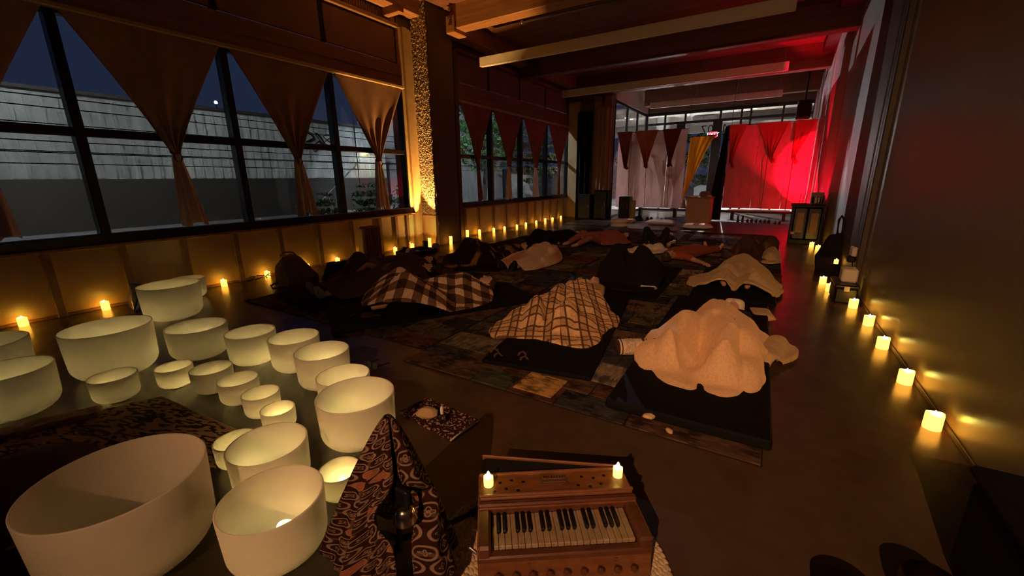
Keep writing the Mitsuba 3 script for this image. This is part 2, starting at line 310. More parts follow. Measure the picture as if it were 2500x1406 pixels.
for a, b in ((-5.36, -4.63), (-4.55, -3.76), (-3.68, -2.34), (-2.26, -1.54), (-1.46, -1.2), (-1.12, -.06), (.02, .96)):
    for z0, z1 in ((.1, 3.86), (3.96, 4.28)):
        part(g, 'pane', trimesh.Trimesh([(a, 20.97, z0), (b, 20.97, z0), (b, 20.97, z1), (a, 20.97, z1)], [[0, 1, 2], [0, 2, 3]], process=False), 'm_glass')
g = thing('window_4', 'side glazing at far left corner', None); labels[g] = {'label': 'side glazing of the far left entry corner', 'kind': 'structure'}
ys = (16.34, 17.9, 19.4, 20.9)
for i, y in enumerate(ys): part(g, 'mullion', box(-5.47, -5.4, y - (.05 if i % 3 else .03), y + (.05 if i % 3 else .03), 0, 4.38, .006), 'm_frame')
for z0, z1 in ((0, .1), (4.28, 4.4)): part(g, 'rail', box(-5.47, -5.4, 16.3, 20.95, z0, z1, .006), 'm_frame')
for a, b in zip(ys[:-1], ys[1:]): part(g, 'pane', trimesh.Trimesh([(-5.44, a, .1), (-5.44, b, .1), (-5.44, b, 4.28), (-5.44, a, 4.28)], [[0, 1, 2], [0, 2, 3]], process=False), 'm_glass')

# ceiling timbers
def beam(x0, x1, y0, y1, z0, z1, mat, label):
    b = thing('ceiling_beam', label, None); labels[b] = {'label': label, 'kind': 'structure'}
    part(b, 'timber', box(x0, x1, y0, y1, z0, z1, .015), mat)
    return b
b1 = beam(-6.5, 1.2, 8.02, 8.36, 4.74, 5.24, 'm_glulam_x', 'nearest cross beam, glued timber ending by the pier')
part(b1, 'end_block', box(-6.56, -6.32, 7.97, 8.42, 4.66, 5.0, .012), 'm_glulam_x')
for z in (4.82, 4.95, 5.1, 5.25): part(b1, 'bolt', xf(lathe([(0, .03), (.03, .025), (.038, .0), (.038, -.03)], 12), 0, (-6.42, 7.96, z), PI / 2), 'm_steel', 35)
for i, y in enumerate((12.1, 15.8)): beam(-7.1, 1.2, y, y + .34, 4.55, 5.24, 'm_glulam_shaded', ('second', 'third')[i] + ' cross beam under the dark ceiling')
beam(-5.15, 1.0, 19.3, 19.64, 4.5, 5.24, 'm_glulam_shaded', 'farthest cross beam before the storefront glazing')
beam(-7.16, -6.86, -5, 7.5, 4.92, 5.24, 'm_glulam_y', 'timber edge beam above the near window')
for i, y in enumerate((.6, 2.4, 4.2, 5.7, 6.75)): struct('trim_6', box(-7.2, -6.72 - .04 * (i % 2), y, y + .14, 4.78, 4.93, .01), 'm_glulam_x', f'timber block {i + 1} under the edge beam')
vent = struct('trim_7', box(LX - .1, LX - .02, W1[0], 7.1, 4.74, 4.92, 0), 'm_header', 'ribbed strip over the near transom')
for i in range(150): part(vent, 'rib', box(LX - .03, LX + .0, 1.0 + i * .04, 1.018 + i * .04, 4.75, 4.915, 0), 'm_stud')
beam(-7.16, -6.8, 8.44, 16.05, 4.86, 5.24, 'm_glulam_y', 'timber edge beam above the far window')

# exterior
def f_bld(p, n, uv):
    s = smoothstep(.3, .7, noise(p.y * 7, p.z * 1.2, 0)) * .12 + .88
    return mi.Color3f(.46, .47, .45) * s * (.85 + .25 * fbm(p.y * .6, p.z * .6, 0, 3))
M('m_bld_white', proc(f_bld), .8, .2); M('m_bld_dark', proc(f_plaster((.045, .041, .037), .2, .8)), .8, .2)
M('m_asphalt', proc(f_plaster((.085, .085, .09), .25, 1.4)), .8, .3); M('m_pave', proc(f_plaster((.42, .43, .44), .12, 1.1)), .7, .3)
struct('ground_street', box(-60, -7.55, -30, 70, -.2, -.1, 0), 'm_asphalt', 'asphalt street outside')
struct('ground_sidewalk', box(-10.5, -7.55, -30, 16, -.12, -.05, 0), 'm_asphalt', 'sidewalk outside the windows')
struct('ground_entry', box(-12, 8, 21.1, 32, -.12, -.02, 0), 'm_pave', 'pale paving outside the entry')
struct('ground_entry', box(-12, -5.6, 16.4, 21.1, -.12, -.02, 0), 'm_pave', 'paving outside the side glazing')
struct('ground_street', box(-60, 40, 32, 80, -.2, -.1, 0), 'm_asphalt', 'street beyond the entry')
bld = thing('warehouse', 'long pale corrugated building across the street with dark base', 'building')
part(bld, 'upper_wall', box(-30, -21, -14, 19.0, 1.72, 4.55, 0), 'm_bld_white'); part(bld, 'base_wall', box(-29.8, -20.97, -14, 19.0, -.1, 1.72, 0), 'm_bld_dark', label='dark lower wall')
part(bld, 'parapet', box(-30, -20.9, -14, 19.05, 4.55, 4.68, .02), 'm_bld_dark')
for i in range(80): part(bld, 'rib', box(-21.03, -20.97, -10 + i * .36, -9.9 + i * .36, 1.75, 4.5, 0), 'm_bld_white')
GR = []
for j, (oy, oz) in enumerate(((13.4, 3.75), (13.95, 3.8), (14.5, 3.75), (15.0, 3.72), (14.3, 3.35))):
    a = np.linspace(0, 2 * PI * (1.2 + .3 * (j % 3)), 40); GR.append(tube(np.stack([0 * a - 20.95, oy + .24 * np.sin(a * (1 + j % 2)) + .05 * a / 6, oz + .27 * np.cos(a + j)], 1), .022, 4))
part(bld, 'graffiti', cat(GR), 'm_black')
lampk = thing('wall_lamp', 'yellow lit wall light at the end of the pale building', 'lamp')
part(lampk, 'housing', box(-20.98, -20.8, 17.2, 17.6, 3.2, 3.42, .02), 'm_black')
scene[part(lampk, 'lens', box(-20.93, -20.82, 17.25, 17.55, 3.14, 3.2, .01), 'm_white')]['emitter'] = {'type': 'area', 'radiance': rgb(12, 10, 3.2), 'sampling_weight': .02}
scene['wall_lamp_beam'] = {'type': 'spot', 'intensity': rgb(6, 5.2, 1.7), 'cutoff_angle': 80.0, 'beam_width': 40.0, 'sampling_weight': .7, 'to_world': T().look_at(origin=[-20.72, 17.4, 3.12], target=[-21.0, 17.4, 2.4], up=[0, 1, 0])}
b2 = thing('brick_house', 'blue lit house behind the pale building end', 'building')
part(b2, 'wall', box(-27, -20.0, 22.0, 31, -.1, 6.5, 0), 'm_bld_white'); part(b2, 'brick_corner', cat([box(-20.05, -19.85 + .04 * (i % 2), 21.9, 22.6, -.1 + i * .3, .18 + i * .3, .02) for i in range(22)]), 'm_bld_dark', kind='stuff')
sp = thing('roof_light', 'small bright white light above the pale building roof', 'lamp')
part(sp, 'pole', tube([(-21.6, 10.05, 4.6), (-21.6, 10.05, 5.0)], .02, 6), 'm_black')
scene[part(sp, 'bulb', ball((-21.6, 10.05, 5.0), .07, 2), 'm_white')]['emitter'] = {'type': 'area', 'radiance': rgb(9, 10, 10), 'sampling_weight': .1}
WZ = [(4.25, 3.9), (4.0, 3.66), (3.55, 3.3), (3.42, 3.2), (2.98, 2.86), (2.7, 2.62), (2.62, 2.56), (2.3, 2.3)]
ORD = ['first', 'second', 'third', 'fourth', 'fifth', 'sixth', 'seventh', 'eighth', 'ninth', 'tenth', 'eleventh', 'twelfth', 'thirteenth', 'fourteenth', 'fifteenth', 'sixteenth']
for i, (za, zb) in enumerate(WZ):
    za, zb = 1.55 + (za - 1.55) * .72, 1.55 + (zb - 1.55) * .72
    t = np.linspace(0, 1, 24); P = np.stack([0 * t - 13 - .25 * (i % 3), -8 + 34 * t, za + (zb - za) * t - .5 * (1 - (2 * t - 1) ** 2) * .25], 1)
    solo('power_line', tube(P, .011, 5), 'm_black', f'{ORD[i]} dark cable from the top crossing in front of the pale building', 'cable', group='street cables outside the near window')
solo('guy_wire', tube([(-14, 8.24, -.1), (-14, 11.4, 2.35)], .022, 6), 'm_white', 'pale slanted guy wire outside the near window', 'wire')
sg = thing('street_sign', 'small pale blank sign on a thin post outside near window', 'sign')
part(sg, 'post', tube([(-13.9, 9.83, -.1), (-13.9, 9.83, 1.0)], .02, 6), 'm_white'); part(sg, 'plate', box(-13.89, -13.87, 9.72, 9.94, .72, 1.12, .005), 'm_hull_white')
for n_i, (k, p, I) in enumerate(STREET):
    s = thing(k, 'street lamp on a tall pole ' + ('opposite the near window' if p[1] < 5 else 'opposite the far window'), 'lamp')
    part(s, 'pole', tube([(p[0] - 1.2, p[1], -.1), (p[0] - 1.2, p[1], 8.4), (p[0] - .9, p[1], 8.6), (p[0], p[1], 8.5)], .06, 8), 'm_black')
    part(s, 'head', box(p[0] - .25, p[0] + .25, p[1] - .12, p[1] + .12, 8.36, 8.5, .03), 'm_black')
    part(s, 'lens', box(p[0] - .2, p[0] + .2, p[1] - .1, p[1] + .1, 8.33, 8.36, .01), 'm_white')
    scene[f'{s}_beam'] = {'type': 'spot', 'intensity': rgb([c * (5.5, 9.)[n_i] for c in I]), 'cutoff_angle': 62.0, 'beam_width': 50.0, 'sampling_weight': 1.0,
        'to_world': T().look_at(origin=[p[0], p[1], 8.3], target=[(-21.5, 6.0, 2.2), (-13.5, 21.0, 0.)][n_i], up=[0, 1, 0])}
# lamp left of the entry whose light comes through the side glazing onto the backs of the pale sheets
fl = thing('yard_flood', 'cool white flood lamp in the yard left of the entry', 'lamp')
part(fl, 'pole', tube([(-12.3, 24.3, -.1), (-12.3, 24.3, 2.9)], .05, 8), 'm_black'); part(fl, 'head', box(-12.45, -12.15, 24.1, 24.4, 2.5, 2.8, .03), 'm_black')
scene['yard_flood_beam'] = {'type': 'spot', 'intensity': rgb(330, 350, 400), 'cutoff_angle': 24.0, 'beam_width': 20.0, 'sampling_weight': 1.5,
    'to_world': T().look_at(origin=[-12.0, 24.0, 2.6], target=[-4.2, 17.2, 1.6], up=[0, 0, 1])}
# trees
THIN('m_leaf', [.10, .2, .08], .8); THIN('m_leaf_dark', [.05, .075, .04], .7)
M('m_bark', [.06, .045, .035], .9)
def foliage(c, R, n, size, rng, sx=1, sy=1, sz=1):
    q = rng.normal(size=(n, 3)); q /= np.linalg.norm(q, axis=1, keepdims=True); q *= (rng.random((n, 1)) ** .45) * np.array([sx, sy, sz]) * R
    cl = np.round(q / (.45 * R)) * .45 * R; q = q * .6 + cl * .4 + np.array(c)
    a = rng.normal(size=(n, 3)); a /= np.linalg.norm(a, axis=1, keepdims=True); b = np.cross(a, rng.normal(size=(n, 3))); b /= np.linalg.norm(b, axis=1, keepdims=True)
    s = size * (.6 + .8 * rng.random((n, 1)))
    V = np.stack([q - a * s, q - b * s * .45, q + a * s, q + b * s * .45], 1).reshape(-1, 3); i = np.arange(n) * 4
    return trimesh.Trimesh(V, np.vstack([np.stack([i, i + 1, i + 2], 1), np.stack([i, i + 2, i + 3], 1)]), process=False)
rngt = np.random.default_rng(5)
for i, (x, y, z, R, mat, lab) in enumerate(((-12.2, 17.2, 3.3, 1.5, 'm_leaf', 'bright green tree outside the far window centre'), (-11.0, 20.2, 2.6, 1.4, 'm_leaf_dark', 'dark bushy tree outside far end of the far window'),
        (-13.2, 14.3, 2.9, 1.25, 'm_leaf_dark', 'dark tree outside near end of the far window'), (-15, 22, 4.6, 2.6, 'm_leaf_dark', 'large dark tree farther back outside the far window'))):
    t = thing('street_tree', lab, 'tree'); part(t, 'crown', foliage((x, y, z), R, 1400, .13, rngt), mat)
    part(t, 'trunk', tube([(x, y, -.1), (x + .1, y, z * .5), (x, y + .1, z)], [.13, .1, .06], 8), 'm_bark')
for i, (x, y) in enumerate(((-12.3, 10.3), (-12.1, 12.0), (-12.7, 8.5))):
    t = thing('street_shrub', f'dark low shrub beyond the near window, {ORD[i]} from the pier' if i else 'dark tall shrub beyond the near window by the pier', 'shrub')
    part(t, 'foliage', foliage((x, y, .55 + .25 * (i < 2)), .7, 700, .07, rngt), 'm_leaf_dark'); part(t, 'stem', tube([(x, y, -.1), (x, y, .6)], .03, 6), 'm_bark')
# buildings/road seen through far window
b3 = thing('pale_shed', 'blue lit low building behind the trees outside far window', 'building')
part(b3, 'wall', box(-30, -18, 33, 46, -.1, 2.2, 0), 'm_bld_white'); part(b3, 'roof', box(-30.2, -17.7, 32.7, 46.2, 2.2, 2.4, .02), 'm_bld_dark')
# entry canopy
can = thing('entry_canopy', 'tan lit canopy soffit over the outside of the entry', 'canopy')
M('m_soffit', proc(f_plaster((.74, .66, .54), .06, 1)), .7, .2)
part(can, 'soffit', box(-9, 6, 21.2, 27, 4.55, 4.75, 0), 'm_soffit'); part(can, 'edge_beam', box(-9, 6, 26.6, 27, 3.95, 4.6, .02), 'm_bld_white'); part(can, 'edge_beam', box(-3.9, 3.2, 23.9, 24.2, 4.1, 4.5, .02), 'm_bld_dark')
part(can, 'column', box(-5.6, -5.0, 23.6, 24.2, -.05, 4.55, .02), 'm_bld_white')
for i, (x, y) in enumerate(((-4.05, 23.2), (-1.15, 22.9), (-6.9, 18.6), (-6.9, 22.6), (1.6, 23.4))):
    d = thing('downlight', ('round downlight in the canopy left of the door', 'round downlight in the canopy right of the door', 'downlight seen through the side glazing', 'downlight beyond the corner of side glazing', 'downlight in the canopy near the right wall')[i], 'lamp')
    zz = 4.55
    if y < 20: part(d, 'arm', box(x, -5.5, y - .03, y + .03, zz, zz + .08, .01), 'm_soffit')
    part(d, 'trim', lathe([(.1, 0), (.15, 0), (.15, -.015), (.1, -.02), (.1, 0)], 24, (x, y, zz)), 'm_white', 40)
    ln = lathe([(0, -.02), (.09, -.02), (.1, -.01)], 24, (x, y, zz))
    if ln.face_normals[:, 2].mean() > 0: ln.invert()
    scene[part(d, 'lens', ln, 'm_white')]['emitter'] = {'type': 'area', 'radiance': rgb(40, 37, 32), 'sampling_weight': .02}
for n_, o_, t_, c_, I_ in (('canopy_wash', (-2.2, 23.0, 4.45), (-2.2, 22.9, 0), 78., 200.), ('soffit_fill', (-5.3, 23.4, 2.2), (-1.6, 23.0, 4.55), 78., 110.), ('canopy_wash_side', (-7.2, 19.8, 4.4), (-7.2, 19.9, 0), 75., 80.)):  # the upward beam is added fill to brighten the soffit, without a fitting
    scene[n_] = {'type': 'spot', 'intensity': rgb(I_, I_ * .97, I_ * .95), 'cutoff_angle': c_, 'beam_width': 40., 'sampling_weight': 2.0 if n_ == 'canopy_wash' else 1.0, 'to_world': T().look_at(origin=list(o_), target=list(t_), up=[0, 1, .05])}
solo('far_treeline', foliage((-3.2, 38, 3), 4.2, 3000, .25, rngt, 2.2, .5, .8), 'm_leaf', 'green trees across the street beyond the entry door', 'trees', kind='stuff')
car = thing('parked_car', 'pale parked car across the street seen through the door', 'car')
part(car, 'body', hull([(-5.0, 34, .2), (-1.4, 34, .2), (-5.0, 35.7, .2), (-1.4, 35.7, .2), (-5.0, 34, .8), (-1.4, 34, .75), (-5, 35.7, .8), (-1.4, 35.7, .75), (-4.7, 34.1, .95), (-2, 34.1, .9), (-4.7, 35.6, .95), (-2, 35.6, .9)]), 'm_hull_white')
part(car, 'cabin', hull([(-4.5, 34.1, .9), (-2.4, 34.1, .9), (-4.5, 35.6, .9), (-2.4, 35.6, .9), (-4.1, 34.3, 1.4), (-2.9, 34.3, 1.4), (-4.1, 35.4, 1.4), (-2.9, 35.4, 1.4)]), 'm_frame')
for x in (-4.3, -2.1): part(car, 'wheel', xf(lathe([(0, -.1), (.3, -.1), (.33, 0), (.3, .1), (0, .1)], 20), 0, (x, 34.05, .22), PI / 2), 'm_black', 40)
sgn = thing('door_number', 'mirrored dark street number 1607 above the entry door', 'number')
m = meshkit.text_mesh('1607', .3, .01); m.vertices[:, 0] *= -1; m.invert(); m = xf(m, 0, (-1.98, 20.94, 3.42), PI / 2); part(sgn, 'digits', m, 'm_black')
# ---------------------------------------------------------------- hung cloths
def tied_drape(y0, y1, ztop, zk, zb, x, seed, kc=.0, wk=.045, wt=.2, sag=.25, axis='y', tie='m_drape_maroon'):
    """a panel hung between two points, gathered and knotted, its tail hanging below: (upper, tail, tie) meshes"""
    rng = np.random.default_rng(seed); yc = (y0 + y1) / 2 + kc; nu, nv = 46, 61
    v = np.linspace(-1, 1, nv)
    def place(Y, Z, D):
        P = np.stack([np.full_like(Y, x) + D, Y, Z], -1) if axis == 'y' else np.stack([Y, np.full_like(Y, x) - D, Z], -1)
        return P
    t = np.linspace(0, 1, nu)[:, None]; V = v[None, :]
    half = (y1 - y0) / 2; c = (y0 + y1) / 2 + (yc - (y0 + y1) / 2) * t
    w = half * (1 - t) ** (1 + sag * .35) + wk * t; Y = c + w * V
    Z = ztop - (ztop - zk) * t * (1 - .0 * np.abs(V)) - .02 * np.abs(np.sin(V * 9 + seed)) * (1 - t) * .3
    D = (.055 * t ** 2.2) * np.sin(V * 11 + seed + 2 * t) + .02 * t * np.sin(V * 5 + 3 * t + seed) + .03 * t * np.exp(-((np.abs(V) - .93) / .08) ** 2) + .02 * np.sin(3 * t + V * 2) * t
    up = place(Y, Z, D); uvu = np.stack([(Y - y0), Z], -1)
    t2 = np.linspace(0, 1, 26)[:, None]; wid = wk + (wt / 2 - wk) * t2 ** .7; tilt = rng.uniform(-.05, .08)
    Y2 = yc + tilt * t2 + wid * V; Z2 = zk - (zk - zb) * t2 + .03 * np.sin(V * 4 + seed) * t2
    D2 = (.028 + .02 * t2) * np.sin(V * 8.5 + seed * 1.7 + t2) + .01 * np.sin(V * 17 + seed)
    tail = place(Y2, Z2, D2)
    a = np.linspace(0, 2 * PI, 15); R = wk * 1.05
    ring = place(yc + R * np.cos(a), zk + .012 * np.sin(2 * a), R * .9 * np.sin(a))
    bow = [place(yc + np.array([0, s * .03, s * .045, s * .02]), zk - np.array([0, .01, .07, .13]), np.array([.04, .06, .065, .06])) for s in (-1, 1)]
    tieM = cat([tube(ring, .016, 7)] + [tube(b, [.01, .014, .012, .006], 6) for b in bow])
    return shell(up, .006), shell(tail, .006), tieM, np.vstack([uvu.reshape(-1, 2)] * 2), np.vstack([np.stack([Y2 - y0, Z2], -1).reshape(-1, 2)] * 2)
def hang_drape(name, label, group, mat, *a, tail_mat=None, **k):
    d = thing(name, label, 'curtain', group); up, tail, tie, u1, u2 = tied_drape(*a, **k)
    part(d, 'panel', up, mat, True, uv=u1); part(d, 'tail', tail, tail_mat or mat, True, uv=u2); part(d, 'tie', tie, 'm_drape_maroon', 40)
ms = [-1.78, 0., 1.78, 3.56, 5.35, 7.14]
lab = ['nearest, outside the picture edge', 'cut by the left picture edge', 'above the large back bowls', 'in the middle, over the brown tote bag', 'beside the pier, lit golden at its tail']
for i in range(1, 5):
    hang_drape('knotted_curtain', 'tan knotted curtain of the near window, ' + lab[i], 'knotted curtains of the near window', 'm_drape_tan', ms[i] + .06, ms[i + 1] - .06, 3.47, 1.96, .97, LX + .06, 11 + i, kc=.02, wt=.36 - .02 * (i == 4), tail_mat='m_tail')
ms = [9.05, 10.58, 12.33, 14.12, 16.05]
lab = ['nearest to the pier, narrow brown tail', 'second from the pier, striped tail', 'third from the pier, pale tail', 'farthest from the pier']
for i in range(4):
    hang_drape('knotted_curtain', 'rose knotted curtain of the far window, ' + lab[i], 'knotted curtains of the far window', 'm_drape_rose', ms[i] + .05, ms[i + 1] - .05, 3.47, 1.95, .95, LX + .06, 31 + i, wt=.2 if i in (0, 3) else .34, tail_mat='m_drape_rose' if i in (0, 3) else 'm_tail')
for i, (a, b) in enumerate(((17.3, 17.9), (17.95, 19.35), (19.45, 20.85))):
    hang_drape('knotted_curtain', 'pale knotted curtain on the side glazing behind the hung sheets, ' + ('nearest', 'middle', 'farthest')[i], 'knotted curtains of the side glazing', 'm_drape_tan', a, b, 3.2, 1.15, .35, -5.34, 51 + i, wt=.25)
def flat_cloth(name, label, mat, x0, x1, z0, z1, y, wav=.012, seed=0, th=.006, bot=None):
    X, Z = np.meshgrid(np.linspace(x0, x1, 40), np.linspace(z1, z0, 50), indexing='ij')
    if bot is not None: X = X + (np.linspace(0, 1, 50)[None, :]) * (bot + 0 * X)
    P = np.stack([X, y + wav * np.sin(X * 5.2 + seed) + wav * .6 * np.sin(X * 13 + Z), Z], -1)
    return solo(name, shell(P, th), mat, label, 'curtain', True, uv=np.vstack([np.stack([X, Z], -1).reshape(-1, 2)] * 2))
CY = 17.2
rod = thing('curtain_rod', 'thin rod holding the far cloths', 'rod')
part(rod, 'pole', tube([(-5.42, CY, 3.27), (-2.9, CY, 3.27)], .012, 8), 'm_black'); 
rod = thing('curtain_rod', 'thin rod holding the red lit far cloths', 'rod')
part(rod, 'pole', tube([(-1.62, CY, 3.27), (.98, CY, 3.27)], .012, 8), 'm_black')
for x in (-1.5, .9): part(rod, 'hanger', tube([(x, CY, 3.27), (x, CY, 5.22)], .004, 5), 'm_black')
for x0, x1, l in ((-5.52, -4.56, 'leftmost'), (-4.55, -3.6, 'middle'), (-3.59, -2.93, 'right')):
    flat_cloth('hanging_sheet', f'pale hanging sheet left of the entry door, {l} of three', 'm_sheer', x0, x1, .38, 3.26, CY, seed=x0)
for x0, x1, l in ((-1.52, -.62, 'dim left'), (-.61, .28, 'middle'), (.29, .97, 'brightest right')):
    flat_cloth('hanging_sheet', f'red lit hanging sheet right of the entry door, {l} of three', 'm_sheer_redlit', x0, x1, .44, 3.25, CY, seed=x0)
for x0, x1, kc, zk, m, l in ((-5.55, -4.95, .1, 2.02, 'm_drape_maroon', 'dark maroon knotted scarf at the left end of far cloths'), (-4.85, -3.95, .05, 2.05, 'm_drape_rust', 'rust orange knotted scarf over the pale sheets'), (-3.8, -3.12, .0, 2.08, 'm_drape_maroon', 'dark maroon knotted scarf near the entry door')):
    hang_drape('knotted_scarf', l, 'knotted scarves on far cloths', m, x0, x1, 3.3, zk, zk - .14, CY - .13, int(-x0 * 10), kc=kc, wk=.05, wt=.2, axis='x')
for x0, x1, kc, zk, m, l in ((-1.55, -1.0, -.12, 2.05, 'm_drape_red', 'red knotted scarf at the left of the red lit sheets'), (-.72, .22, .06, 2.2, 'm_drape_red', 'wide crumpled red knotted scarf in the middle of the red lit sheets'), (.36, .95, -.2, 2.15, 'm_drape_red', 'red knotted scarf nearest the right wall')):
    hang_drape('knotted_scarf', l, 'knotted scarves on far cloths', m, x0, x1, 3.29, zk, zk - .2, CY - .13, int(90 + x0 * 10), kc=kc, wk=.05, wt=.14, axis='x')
for x, z0, l in ((-4.98, 2.0, 'first from left'), (-4.32, 2.0, 'second from left'), (-3.45, 2.0, 'third from left'), (-.28, 2.0, 'below the crumpled red scarf'), (.45, 1.95, 'below the rightmost red scarf')):
    solo('pull_cord', tube([(x, CY - .03, 3.27), (x, CY - .07, z0 + .3), (x, CY - .15, z0 - .1), (x + .005, CY - .05, .4)], .008, 6), 'm_drape_maroon', f'thin cord hanging in front of far sheets, {l}', 'cord', group='cords on the far sheets')
# gold drape swept to the door's left, black cloth to its right
t = np.linspace(0, 1, 40)[:, None]; v = np.linspace(0, 1, 40)[None, :]
xl = -2.86 - .10 * t; xr = -2.0 - .92 * t ** .8; X = xl + (xr - xl) * v; P = st(X, CY + .3 + .03 * np.sin(v * 26) * (1 - .3 * t), 3.0 - 2.3 * t + 0 * v)
gd = thing('gold_drape', 'golden sheer drape swept aside in the entry doorway', 'curtain'); part(gd, 'panel', shell(P, .005), 'm_drape_gold', True, uv=np.vstack([st(X, 0 * X + t).reshape(-1, 2)] * 2))
part(gd, 'rod', tube([(-2.95, CY + .3, 3.0), (-1.5, CY + .3, 3.02)], .012, 8), 'm_black')
for x in (-2.94, -1.52): part(gd, 'hanger', tube([(x, CY + .3, 3.0), (x, CY + .3, 5.22)], .004, 5), 'm_black')
P2 = st(-2.9 + .22 * (v - .5) * (.5 + .5 * t) + 0 * t, CY + .3 + .04 * np.sin(v * 18), .7 - .35 * t + 0 * v); part(gd, 'tail', shell(P2, .005), 'm_sheer_tan', True, uv=np.vstack([st(0 * t + v, t + 0 * v).reshape(-1, 2)] * 2))
xl = -1.62 - .32 * t; xr = -1.5 + .02 * t; X = xl + (xr - xl) * v
solo('black_cloth', shell(st(X, 16.6 + .04 * np.sin(v * 14), 3.2 - 3.15 * t + 0 * v), .006), 'm_blackcloth', 'black cloth hanging between the door and the red sheets', 'curtain', True)
t2 = np.linspace(0, 1, 30)[:, None]; X = -6.72 + .62 * v + 0 * t2
solo('black_cloth', shell(st(X, 15.82 + .07 * np.sin(v * 17), 4.0 - 3.99 * t2 + 0 * v), .008), 'm_blackcloth', 'tall black cloth gathered against the far left return wall', 'curtain', True)
X = -5.98 + .5 * v + 0 * t2
solo('brown_drape', shell(st(X, 15.84 + .045 * np.sin(v * 21), 4.1 - 3.55 * t2 + 0 * v), .008), 'm_drape_tan', 'brown drape beside the tall black cloth at far left', 'curtain', True, uv=np.vstack([st(X, 0 * X + t2).reshape(-1, 2)] * 2))

# ---------------------------------------------------------------- ceiling fittings
for i, (y, n) in enumerate(((9.12, 'nearest'), (13.88, 'middle'), (18.1, 'farthest'))):
    x0 = -6.5 if i < 2 else -4.6; xe = -.04 - .08 * (i == 2)
    L = thing('pendant_light', f'long unlit white linear ceiling light, {n} of three', 'ceiling light', 'long linear ceiling lights')
    part(L, 'housing', cat([box(x0, xe, y, y + .1, 4.22, 4.43, .008), box(x0, xe, y - .004, y + .104, 4.22, 4.235, .003)]), 'm_lampwhite')
    part(L, 'diffuser', box(x0 + .02, xe - .02, y + .012, y + .088, 4.212, 4.222, .003), 'm_white')
    for x in np.linspace(x0 + .4, xe - .1, 4): part(L, 'hanger', tube([(x, y + .05, 4.42), (x, y + .05, 5.22)], .004, 5), 'm_steel')
pp = thing('sprinkler_pipe', 'thin sprinkler pipe with a brass end under the ceiling', 'pipe')
part(pp, 'pipe', tube([(-5.4, 9.35, 5.05), (-1.0, 9.4, 5.05)], .022, 8), 'm_steel'); part(pp, 'end_cap', ball((-5.42, 9.35, 5.05), .045, 2), 'm_brass')
part(pp, 'hanger', tube([(-4.7, 9.36, 5.07), (-4.7, 9.36, 5.22)], .006, 6), 'm_steel'); part(pp, 'hanger', tube([(-3.3, 9.37, 5.07), (-3.3, 9.37, 5.22)], .006, 6), 'm_steel')
spk = thing('hanging_speaker', 'black loudspeaker hanging near the far right corner', 'speaker')
part(spk, 'cabinet', box(.34, .72, 16.7, 17.05, 3.3, 3.84, .02), 'm_black'); part(spk, 'bracket', box(.5, .56, 16.85, 16.91, 3.82, 5.22, .005), 'm_black'); part(spk, 'grille', box(.37, .69, 16.68, 16.71, 3.34, 3.8, .01), 'm_matblack')
ex = thing('exit_sign', 'small red lit EXIT sign over the entry door', 'sign')
part(ex, 'housing', box(-2.66, -2.3, 20.6, 20.68, 3.16, 3.44, .01), 'm_black'); part(ex, 'bracket', box(-2.5, -2.46, 20.62, 20.95, 3.43, 3.47, .005), 'm_black')
scene[part(ex, 'face', box(-2.64, -2.32, 20.592, 20.602, 3.18, 3.42, .002), 'm_white')]['emitter'] = {'type': 'area', 'radiance': rgb(.9, .02, .06), 'sampling_weight': .05}
m = xf(meshkit.text_mesh('EXIT', .15, .006, True), 0, (0, 0, 0), PI / 2); m.apply_translation((-2.48 - m.bounds.mean(0)[0], 20.588 - m.bounds[0][1], 3.225))
scene[part(ex, 'letters', m, 'm_white')]['emitter'] = {'type': 'area', 'radiance': rgb(1.6, 1.0, 1.1), 'sampling_weight': .05}

# ---------------------------------------------------------------- candles
CAN = {}
def candle_parts(r, h, wax=WAX_L):
    key = (r, h)
    if key not in CAN:
        prof = [(0, 0), (r * .96, 0), (r, .006), (r, h * .93), (r * .97, h), (r * .8, h * 1.0), (r * .74, h * .9), (0, h * .87)]
        w = lathe(prof, 28); a = np.arctan2(w.vertices[:, 1], w.vertices[:, 0]); top = w.vertices[:, 2] > h * .88
        w.vertices[:, 2] += np.where(top & (np.hypot(w.vertices[:, 0], w.vertices[:, 1]) > r * .7), .05 * h * np.sin(a * 2 + 1), 0)
        f = lathe([(0, 0), (.008, .005), (.0105, .013), (.0065, .025), (.0005, .036)], 10)
        CAN[key] = (mikit.ply(w, 'm_glow_wax', 40), mikit.ply(f, 'm_white', True))
    return CAN[key]
def candle(loc, label, r=.04, h=.1, group=None, flame=1.0, wax=WAX_L, lw=.25, wcol=(1, .40, .036)):
    c = thing('candle', label, 'candle', group); w, f = candle_parts(r, h); m = T().translate([float(v) for v in loc])
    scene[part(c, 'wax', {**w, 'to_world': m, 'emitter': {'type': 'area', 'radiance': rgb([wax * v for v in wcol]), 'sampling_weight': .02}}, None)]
    k = part(c, 'flame', {**f, 'to_world': m @ T().translate([0, 0, h * .86]), 'emitter': {'type': 'area', 'radiance': rgb([FLAME_L * flame * v for v in CANDLE]), 'sampling_weight': lw}}, None)
G = 'candles along the left wall'
for i, (x, y, h, l) in enumerate(((-7.06, .86, .1, 'at the left picture edge'), (-7.05, 1.56, .11, 'just left of the dark blue bag'), (-7.04, 2.93, .1, 'right of the small back bowl'), (-7.05, 3.6, .1, 'by the loose cord left of the brown tote'),
        (-7.06, 4.32, .1, 'just right of the brown tote bag'), (-7.06, 4.96, .1, 'behind the black bag pile'), (-7.07, 5.58, .09, 'hidden behind the radiator'), (-7.03, 6.42, .1, 'between radiator and tray'), (-7.06, 6.98, .1, 'at the golden lit window corner'))):
    candle((x, y, 0), 'lit white candle under the near window, ' + l, .042, h, G)
